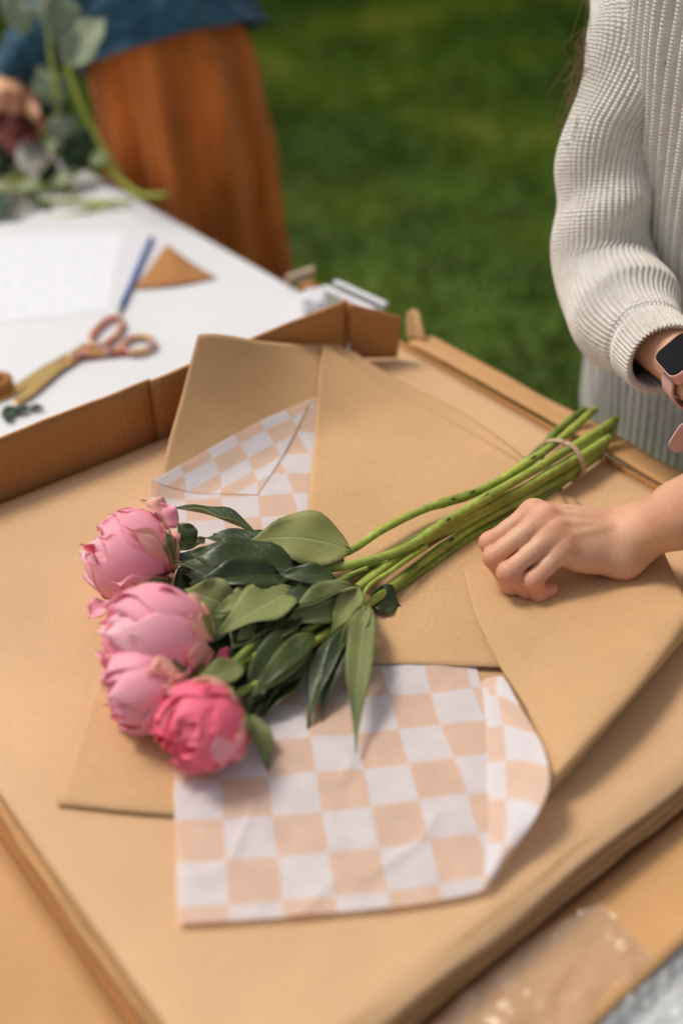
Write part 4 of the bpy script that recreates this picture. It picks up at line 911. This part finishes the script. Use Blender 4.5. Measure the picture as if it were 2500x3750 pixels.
b1, b2 = sdf_skin(body_groups(axis2, 0, axis2(1.30)+np.array([.11, 0, 0]), axis2(1.30)-np.array([.11, 0, 0]), axis2(1.06)+np.array([.13, .05, 0]), Q(330, -120, 1.80), hip_w=.05, k=.62), .011, .02)
hq = axis2(.98)+np.array([.03, .19, 0]); hq2 = hq+np.array([-.07, -.01, -.03])
c1_, c2_ = sdf_skin([(.012, [(hq-np.array([-.04, .05, -.03]), hq, .028, .024)]+[(hq, hq2+np.array([0, 0, z_]), .02, .012) for z_ in (-.03, -.01, .01, .03)])]+[(.004, [(hq2+np.array([0, 0, z_]), hq2+np.array([-.055, -.02, z_]), .0105, .0078)]) for z_ in (-.033, -.011, .011, .033)]+[(.006, [(hq, hq+np.array([-.04, -.01, .045]), .014, .009)])], .0035, .006)
mesh_obj('body', np.concatenate([a1, b1, c1_]), np.concatenate([a2, b2+len(a1), c2_+len(a1)+len(b1)]), M['skin2'], p2)
shL2, elL2, haL2 = axis2(1.30)+np.array([.11, 0, 0]), axis2(1.06)+np.array([.13, .05, 0]), axis2(.98)+np.array([.03, .19, 0])
sweep('shirt_sleeve', [shL2+np.array([-.02, 0, .01]), (shL2+elL2)/2, elL2, (elL2+haL2)/2, haL2], [.062, .055, .050, .044, .038], [.062, .055, .050, .044, .038], VA, M['denim'], sh_, 90, 60, disp=cloth_noise(.008, 18, 5.), lining=.02)
h1, h2 = sdf_skin([(.03, [(axis2(1.42)+[0, .02, .175], axis2(1.42)+[0, .03, .20], .088, .085), (axis2(1.42)+[0, .04, .12], axis2(1.42)+[0, .05, 0], .07, .05)])], .009, .01)
mesh_obj('hair', h1, h2, M['hair_dark'], p2)

# ------------------------------------------------------------------ loose flowers at the far end of the table
M['green_stem'] = surf('fresh flower stem', (.42, .46, .085), .5, .25, 15, 100, .1, .1)
M['sage'] = leaf_mat('sage green leaf', (.22, .27, .17), (.30, .34, .22), .6, .25)
M['darkleaf'] = leaf_mat('dark green leaf', (.018, .048, .020), (.05, .08, .03), .5, .35)
M['paleleaf'] = leaf_mat('pale green leaf', (.33, .38, .20), (.42, .45, .27), .6, .25)
M['rose'] = petal_mat('dusky rose petal', (.10, .025, .025), (.24, .07, .06), (.36, .13, .10))
M['rose_white'] = petal_mat('cream rose petal', (.62, .55, .42), (.74, .70, .62), (.78, .74, .68))
fb = thing('flower_bunch', Q(150, 700, 1.93), 'loose bunch of garden flowers with green stems held over the far end of table', 'flowers')
def fstem(pts, r): return tube('stem', [Q(x, y, d) for x, y, d in pts], r, M['green_stem'], fb, 10, 30)
def fleaf(b, t, wpx, m, roll=0, arch=.08, d0=1.9, d1=None): 
    d1 = d1 or d0; return leaf('leaf', Q(*b, d0), Q(*t, d1), wpx/F_PX*d0, fb, roll, arch, .2, 0., mats=[M[m], M[m]], wave=.05)
fstem([(215, -60, 1.72), (240, 200, 1.76), (290, 370, 1.80), (360, 510, 1.84), (440, 640, 1.88), (480, 690, 1.90)], .0045)
fstem([(150, -80, 1.76), (185, 180, 1.80), (210, 360, 1.84), (220, 480, 1.87), (190, 600, 1.88)], .0042)
fstem([(-60, 660, 1.86), (120, 665, 1.86), (300, 690, 1.88), (450, 715, 1.86), (600, 722, 1.84)], .0060)
fstem([(-60, 690, 1.82), (100, 700, 1.83), (260, 640, 1.86), (330, 590, 1.87), (390, 600, 1.87), (430, 650, 1.86), (520, 715, 1.84), (612, 715, 1.82)], .0050)
fstem([(-60, 720, 1.80), (120, 735, 1.80), (330, 740, 1.80), (480, 740, 1.79)], .0042)
fstem([(-60, 800, 1.76), (60, 800, 1.77), (200, 800, 1.77), (330, 770, 1.78), (420, 740, 1.79)], .0035)
fstem([(-60, 620, 1.88), (60, 640, 1.88), (180, 690, 1.86), (300, 720, 1.84)], .0050)
for b, t, wpx, m, roll, d0 in [((250, 250), (395, 60), 190, 'sage', 0, 1.70), ((230, 180), (215, -70), 150, 'sage', 30, 1.70), ((190, 120), (170, -90), 90, 'sage', -20, 1.72), ((100, 130), (20, -60), 110, 'sage', 0, 1.74), ((70, 60), (50, -90), 80, 'sage', 20, 1.74), ((260, 240), (330, 110), 130, 'sage', 30, 1.70),
        ((215, 390), (140, 240), 120, 'sage', 0, 1.84), ((210, 470), (165, 330), 110, 'darkleaf', 20, 1.86), ((250, 500), (190, 420), 130, 'sage', 0, 1.85), ((350, 560), (190, 500), 140, 'darkleaf', -10, 1.87), ((330, 620), (200, 560), 150, 'darkleaf', 10, 1.86),
        ((120, 520), (60, 430), 90, 'darkleaf', 0, 1.88), ((210, 600), (150, 690), 80, 'darkleaf', 0, 1.86), ((60, 560), (-60, 480), 150, 'darkleaf', 0, 1.86), ((60, 640), (-50, 570), 150, 'darkleaf', 0, 1.87), ((30, 700), (-40, 860), 110, 'darkleaf', 0, 1.76), ((160, 760), (40, 700), 60, 'darkleaf', 0, 1.80), ((180, 740), (160, 800), 40, 'darkleaf', 0, 1.79),
        ((210, 520), (150, 560), 60, 'paleleaf', 0, 1.85), ((330, 600), (420, 560), 60, 'paleleaf', 10, 1.86), ((110, 720), (20, 760), 80, 'paleleaf', 0, 1.79), ((150, 680), (60, 690), 60, 'paleleaf', 0, 1.80), ((280, 640), (180, 690), 70, 'paleleaf', 0, 1.84), ((40, 610), (120, 640), 50, 'paleleaf', 0, 1.86)]:
    fleaf(b, t, wpx, m, roll, .08, d0)
def simple_bloom(c, axis, r, mat, seed, name):
    rnd = random.Random(seed); x, y, zz = frame_of(axis); rt = None
    for lay, (cnt, rr, th1, wid) in enumerate(((4, .55, 20, .9), (5, .75, 32, .8), (6, 1.0, 48, .75))):
        for k in range(cnt):
            n, m = 8, 9; g = np.zeros((n, m, 3)); uv = np.zeros((n, m, 2)); ph = k*2*math.pi/cnt+lay*.5+rnd.uniform(-.15, .15)
            for i in range(n):
                for j in range(m):
                    t, a = i/(n-1), j/4-1; th = math.pi-t*(math.pi-R(th1)); sh = math.sin(min(1, t*1.3)*math.pi/2)*(1-.5*max(0, t-.75)/.25); az = ph+a*wid*sh; q = r*rr*(1+.12*t**4*(lay == 2)-.06*abs(a)**3)
                    g[i, j] = np.asarray(c)+q*(x*math.cos(az)*math.sin(th)+y*math.sin(az)*math.sin(th)+zz*math.cos(th)); uv[i, j] = (a, t)
            o = mesh_obj(name if rt is None else 'petal', g.reshape(-1, 3), grid_faces(n, m), M[mat], fb if rt is None else rt, uvs=uv.reshape(-1, 2)); rt = rt or o
    return rt
simple_bloom(Q(70, 500, 1.85), (.2, -.5, .8), .034, 'rose', 2, 'rose_bloom')
simple_bloom(Q(20, 470, 1.83), (-.3, -.5, .8), .026, 'rose', 5, 'rose_bloom')
simple_bloom(Q(120, 575, 1.84), (.4, -.6, .6), .026, 'rose_white', 9, 'rose_bloom')
simple_bloom(Q(70, 760, 1.79), (.2, -.6, .8), .026, 'rose_white', 12, 'rose_bloom')

# ------------------------------------------------------------------ scissors, pen, scraps on the tabletop
M['gold'] = surf('gold blade steel', (.66, .42, .14), .28, .08, 30, 300, .05, .05, metal=.9)
def floral():
    m, t, b, o = nodes_of('floral printed handle'); tc = N_(t, 'ShaderNodeTexCoord'); v = N_(t, 'ShaderNodeTexVoronoi', Scale=130.); t.links.new(tc.outputs['Object'], v.inputs['Vector'])
    sx = N_(t, 'ShaderNodeSeparateXYZ'); t.links.new(v.outputs['Color'], sx.inputs[0])
    r = ramp(t, sx.outputs[0], [(.0, (.55, .14, .10)), (.3, (.62, .30, .20)), (.5, (.60, .34, .08)), (.7, (.70, .45, .36)), (.9, (.12, .14, .22))]); r.color_ramp.interpolation = 'CONSTANT'
    t.links.new(r.outputs[0], b.inputs['Base Color']); b.inputs['Roughness'].default_value = .35; return m
M['floral'] = floral(); M['pen'] = surf('blue pen barrel', (.05, .13, .42), .35, .05, 30, 200, .03, .0, spec=.5)
def TB(px, py, z=0.): return P(px, py, TZ+z)
sc_ = thing('scissors', TB(255, 1306), 'open gold bladed scissors with red floral handles lying on the white table', 'scissors')
def flat(name, poly, z0, z1, mat, parent, bevel=.0008): return prism(name, [TB(*p)[:2] for p in poly], ZT+TZ+z0, ZT+TZ+z1, mat, parent, bevel)
flat('blade', [(318, 1268), (240, 1318), (150, 1392), (48, 1487), (62, 1494), (120, 1462), (225, 1372), (300, 1322), (335, 1300)], .0045, .0068, M['gold'], sc_)
flat('blade', [(300, 1300), (330, 1285), (250, 1300), (160, 1348), (60, 1415), (-20, 1470), (-10, 1482), (60, 1448), (180, 1378)], .0015, .0038, M['gold'], sc_)
def ellipse(cx, cy, a, b, ang_, n=28): 
    c, s = math.cos(R(ang_)), math.sin(R(ang_)); return [(cx+a*math.cos(2*math.pi*k/n)*c-b*math.sin(2*math.pi*k/n)*s, cy+a*math.cos(2*math.pi*k/n)*s+b*math.sin(2*math.pi*k/n)*c) for k in range(n+1)]
for cx, cy, a, b, an_, sh in ((390, 1216, 72, 34, -42, [(345, 1262), (305, 1292), (255, 1320)]), (505, 1262, 58, 28, -8, [(450, 1285), (380, 1292), (300, 1300)])):
    h = tube('handle', [TB(x, y, .006) for x, y in ellipse(cx, cy, a, b, an_)], .0042, M['floral'], sc_, 10)
    tube('shank', [TB(x, y, .006) for x, y in sh], [.0045, .0052, .0056], M['floral'], h, 10, 12)
tube('pivot_screw', [TB(262, 1312, .006), TB(262, 1312, .009)], .0042, M['gold'], sc_, 14)
pn = thing('pen', TB(430, 1155), 'blue pen lying on the white table with its end at the scissor handle', 'pen')
tube('barrel', [TB(551, 880, .0042), TB(445, 1122, .0042)], .0038, M['pen'], pn, 14)
tube('pen_tip', [TB(445, 1122, .0042), TB(436, 1143, .0042), TB(430, 1156, .0042)], [.0038, .0024, .0006], M['grey_metal'], pn, 14)
tube('end_cap', [TB(556, 868, .0042), TB(551, 880, .0042)], [.0030, .0036], M['pen'], pn, 14)
sg = cgrid([[TB(488, 1062, .001), TB(640, 1045, .003), TB(797, 1020, .001)], [TB(545, 985, .001), TB(640, 975, .010), TB(700, 960, .003)], [TB(606, 900, .003), TB(616, 897, .004), TB(626, 905, .003)]], 12, 12)
tag(sheet('paper_scrap', sg, M['card'], None, .0004), 'triangular offcut of brown paper beside the blue pen on the table', 'paper scrap')
def print_mat():
    m, t, b, o = nodes_of('printed paper'); tc = N_(t, 'ShaderNodeTexCoord'); mp = N_(t, 'ShaderNodeMapping'); mp.inputs['Scale'].default_value = (16, 13, 1); t.links.new(tc.outputs['UV'], mp.inputs[0])
    fr = N_(t, 'ShaderNodeVectorMath', operation='FRACTION'); t.links.new(mp.outputs[0], fr.inputs[0]); sb = N_(t, 'ShaderNodeVectorMath', operation='DISTANCE'); sb.inputs[1].default_value = (.5, .5, 0); t.links.new(fr.outputs[0], sb.inputs[0])
    r = ramp(t, sb.outputs['Value'], [(.24, (.79, .79, .81)), (.30, (.73, .75, .80)), (.40, (.75, .76, .80)), (.46, (.79, .79, .81))]); t.links.new(r.outputs[0], b.inputs['Base Color']); b.inputs['Roughness'].default_value = .7; return m
pg = cgrid([[TB(-300, 1180, .0005), TB(0, 1180, .0005), TB(395, 1135, .0005)], [TB(-260, 1000, .0005), TB(60, 990, .0005), TB(430, 980, .0005)], [TB(-200, 880, .0005), TB(100, 860, .0005), TB(460, 850, .0005)]], 8, 10)
tag(sheet('printed_sheet', pg, print_mat(), None, 0), 'white sheet faintly printed with rows of pale blue rings on the table', 'paper')
# bits along the box and table edge
lt = thing('leaf_trimming', TB(70, 1512), 'dark green leaf trimmings lying by the scissor tips', 'leaf trimming')
for b, t, wd0 in (((10, 1530), (75, 1490), .016), ((60, 1520), (120, 1488), .012), ((110, 1500), (165, 1492), .010), ((20, 1545), (55, 1525), .010)):
    leaf('leaf', TB(*b, .002), TB(*t, .004), wd0, lt, 0, .1, .3, mats=[M['darkleaf'], M['darkleaf']])
ct = thing('twine_spool', TB(5, 1420), 'brown twine spool at the table beside the gold scissor blades', 'spool')
cw = TB(-8, 1432); tube('twine', [cw+[0, 0, z_] for z_ in (.004, .006, .016, .018)], [.016, .020, .020, .016], M['card'], ct, 24)
tube('core', [cw+[0, 0, .0], cw+[0, 0, .024]], .008, M['kraft_edge'], ct, 16)
tube('rim', [cw+[0, 0, .0], cw+[0, 0, .004]], .021, M['kraft_edge'], ct, 20)
tg_ = thing('clothes_peg', TB(1100, 1020), 'wooden clothes peg lying at the far edge of the white table', 'peg')
M['wood'] = surf('pale wood', (.50, .38, .25), .7, .2, 20, 100, .1, .1, stretch=(1, 1, 6))
a_, b_ = TB(1050, 1030, .008), TB(1150, 996, .016); dd = (b_-a_)/2; nn_ = np.array([0, 0, .0032]); ww = np.cross(dd, (0, 0, 1.)); ww *= .005/np.linalg.norm(ww)
box('prong', (a_+b_)/2+[0, 0, .004], dd, ww, nn_, M['wood'], tg_, .001); box('prong', (a_+b_)/2-[0, 0, .0045], dd*.96, ww, nn_, M['wood'], tg_, .001)
tube('spring', [(a_+b_)/2-ww*1.5, (a_+b_)/2+ww*1.5], .0045, M['grey_metal'], tg_, 12)
def crumple(name, c, r, mat, seed, flat_=.6):
    bm = bmesh.new(); bmesh.ops.create_icosphere(bm, subdivisions=4, radius=1)
    for v in bm.verts:
        d = v.co.normalized(); q = 1+.35*noise.fractal(d*2.2+Vector((seed, 0, 0)), .8, 2, 4); v.co = Vector((d.x*r*q*1.2, d.y*r*q, max(-.55, d.z)*r*q*flat_))+Vector(c)
    me = bpy.data.meshes.new(name); bm.to_mesh(me); bm.free(); me.materials.append(mat); o = bpy.data.objects.new(name, me); COL.objects.link(o); return o
tag(crumple('tissue_wad', TB(1165, 1100, .012), .022, M['paper_white'], 4), 'crumpled wad of white paper behind the box wall at the table edge', 'paper wad')
tag(crumple('paper_wad', TB(1132, 1050, .010), .011, M['card'], 9), 'small crumpled brown paper ball next to the wooden peg', 'paper ball')
M['greyplastic'] = surf('grey green plastic', (.38, .42, .38), .5, .05, 10, 200, .03, .05)
tr_ = thing('plastic_tray', T(-1.04, .82, TZ), 'small grey plastic tray with white rim behind the box corner', 'tray')
ra, rb_ = P(1232, 1030, .018), P(1405, 1108, .018); rd = rb_-ra; rl = np.linalg.norm(rd); rd /= rl; rn = np.cross((0, 0, 1.), rd)
for sgn, nm in ((0, 'side_panel'), (1, 'side_panel')):
    box(nm, (ra+rb_)/2-rn*(.020*sgn)+[0, 0, -.036], rd*rl/2, rn*.0015, (0, 0, .031), M['greyplastic'], tr_)
for e in (ra, rb_): box('end_panel', e-rn*.010+[0, 0, -.036], rd*.0015, rn*.0085, (0, 0, .031), M['greyplastic'], tr_)
box('base_panel', (ra+rb_)/2-rn*.010+[0, 0, -.0655], rd*(rl/2-.002), rn*.0085, (0, 0, .0015), M['greyplastic'], tr_)
for sgn in (0, 1): box('rim', (ra+rb_)/2-rn*(.020*sgn)+[0, 0, -.0025], rd*(rl/2+.003), rn*.004, (0, 0, .0028), M['white'], tr_, .001)

# ------------------------------------------------------------------ packing tape and film at the near end flap
def film_mat(name, col_, alpha, rough=.12):
    m, t, b, o = nodes_of(name); b.inputs['Base Color'].default_value = (*col_, 1); b.inputs['Roughness'].default_value = rough; b.inputs['Specular IOR Level'].default_value = .8; b.inputs['Alpha'].default_value = alpha
    tc = N_(t, 'ShaderNodeTexCoord'); n = N_(t, 'ShaderNodeTexNoise', Scale=45., Detail=3., Roughness=.5); t.links.new(tc.outputs['Object'], n.inputs['Vector'])
    bp = N_(t, 'ShaderNodeBump', Strength=.7, Distance=.006); t.links.new(n.outputs[0], bp.inputs['Height']); t.links.new(bp.outputs[0], b.inputs['Normal']); return m
M['tape'] = film_mat('clear packing tape', (.70, .52, .38), .30, .06); M['film'] = film_mat('crinkled clear film', (.75, .78, .76), .35, .04)
def FP(px, py, off): 
    p = P(px, py, -.034); return p+np.array([0, 0, off])
tp = cgrid([[FP(1560, 3790, .004), FP(1720, 3640, .004), FP(1860, 3520, .004), FP(2030, 3400, .004), FP(2200, 3320, .004)], [FP(1800, 3820, .004), FP(1900, 3720, .004), FP(2010, 3610, .004), FP(2160, 3500, .004), FP(2290, 3420, .004)], [FP(2080, 3830, .002), FP(2130, 3770, .002), FP(2220, 3680, .002), FP(2320, 3590, .002), FP(2390, 3530, .002)]], 40, 50)
tpo = sheet('packing_tape', tp, M['tape'], None, 0, wr=.006, wsc=32); tag(tpo, 'torn strip of clear packing tape stuck on the near box flap', 'tape')
fl = cgrid([[P(2180, 3790, -.036), P(2300, 3660, -.036), P(2420, 3560, -.036), P(2560, 3440, -.036)], [P(2260, 3860, -.046), P(2400, 3740, -.044), P(2520, 3620, -.044), P(2640, 3500, -.046)], [P(2340, 3960, -.048), P(2500, 3830, -.047), P(2620, 3700, -.047), P(2740, 3580, -.048)]], 50, 50)
tag(sheet('plastic_film', fl, M['film'], None, 0, wr=.012, wsc=45), 'crinkled shiny clear plastic film beyond the near box flap', 'plastic film')
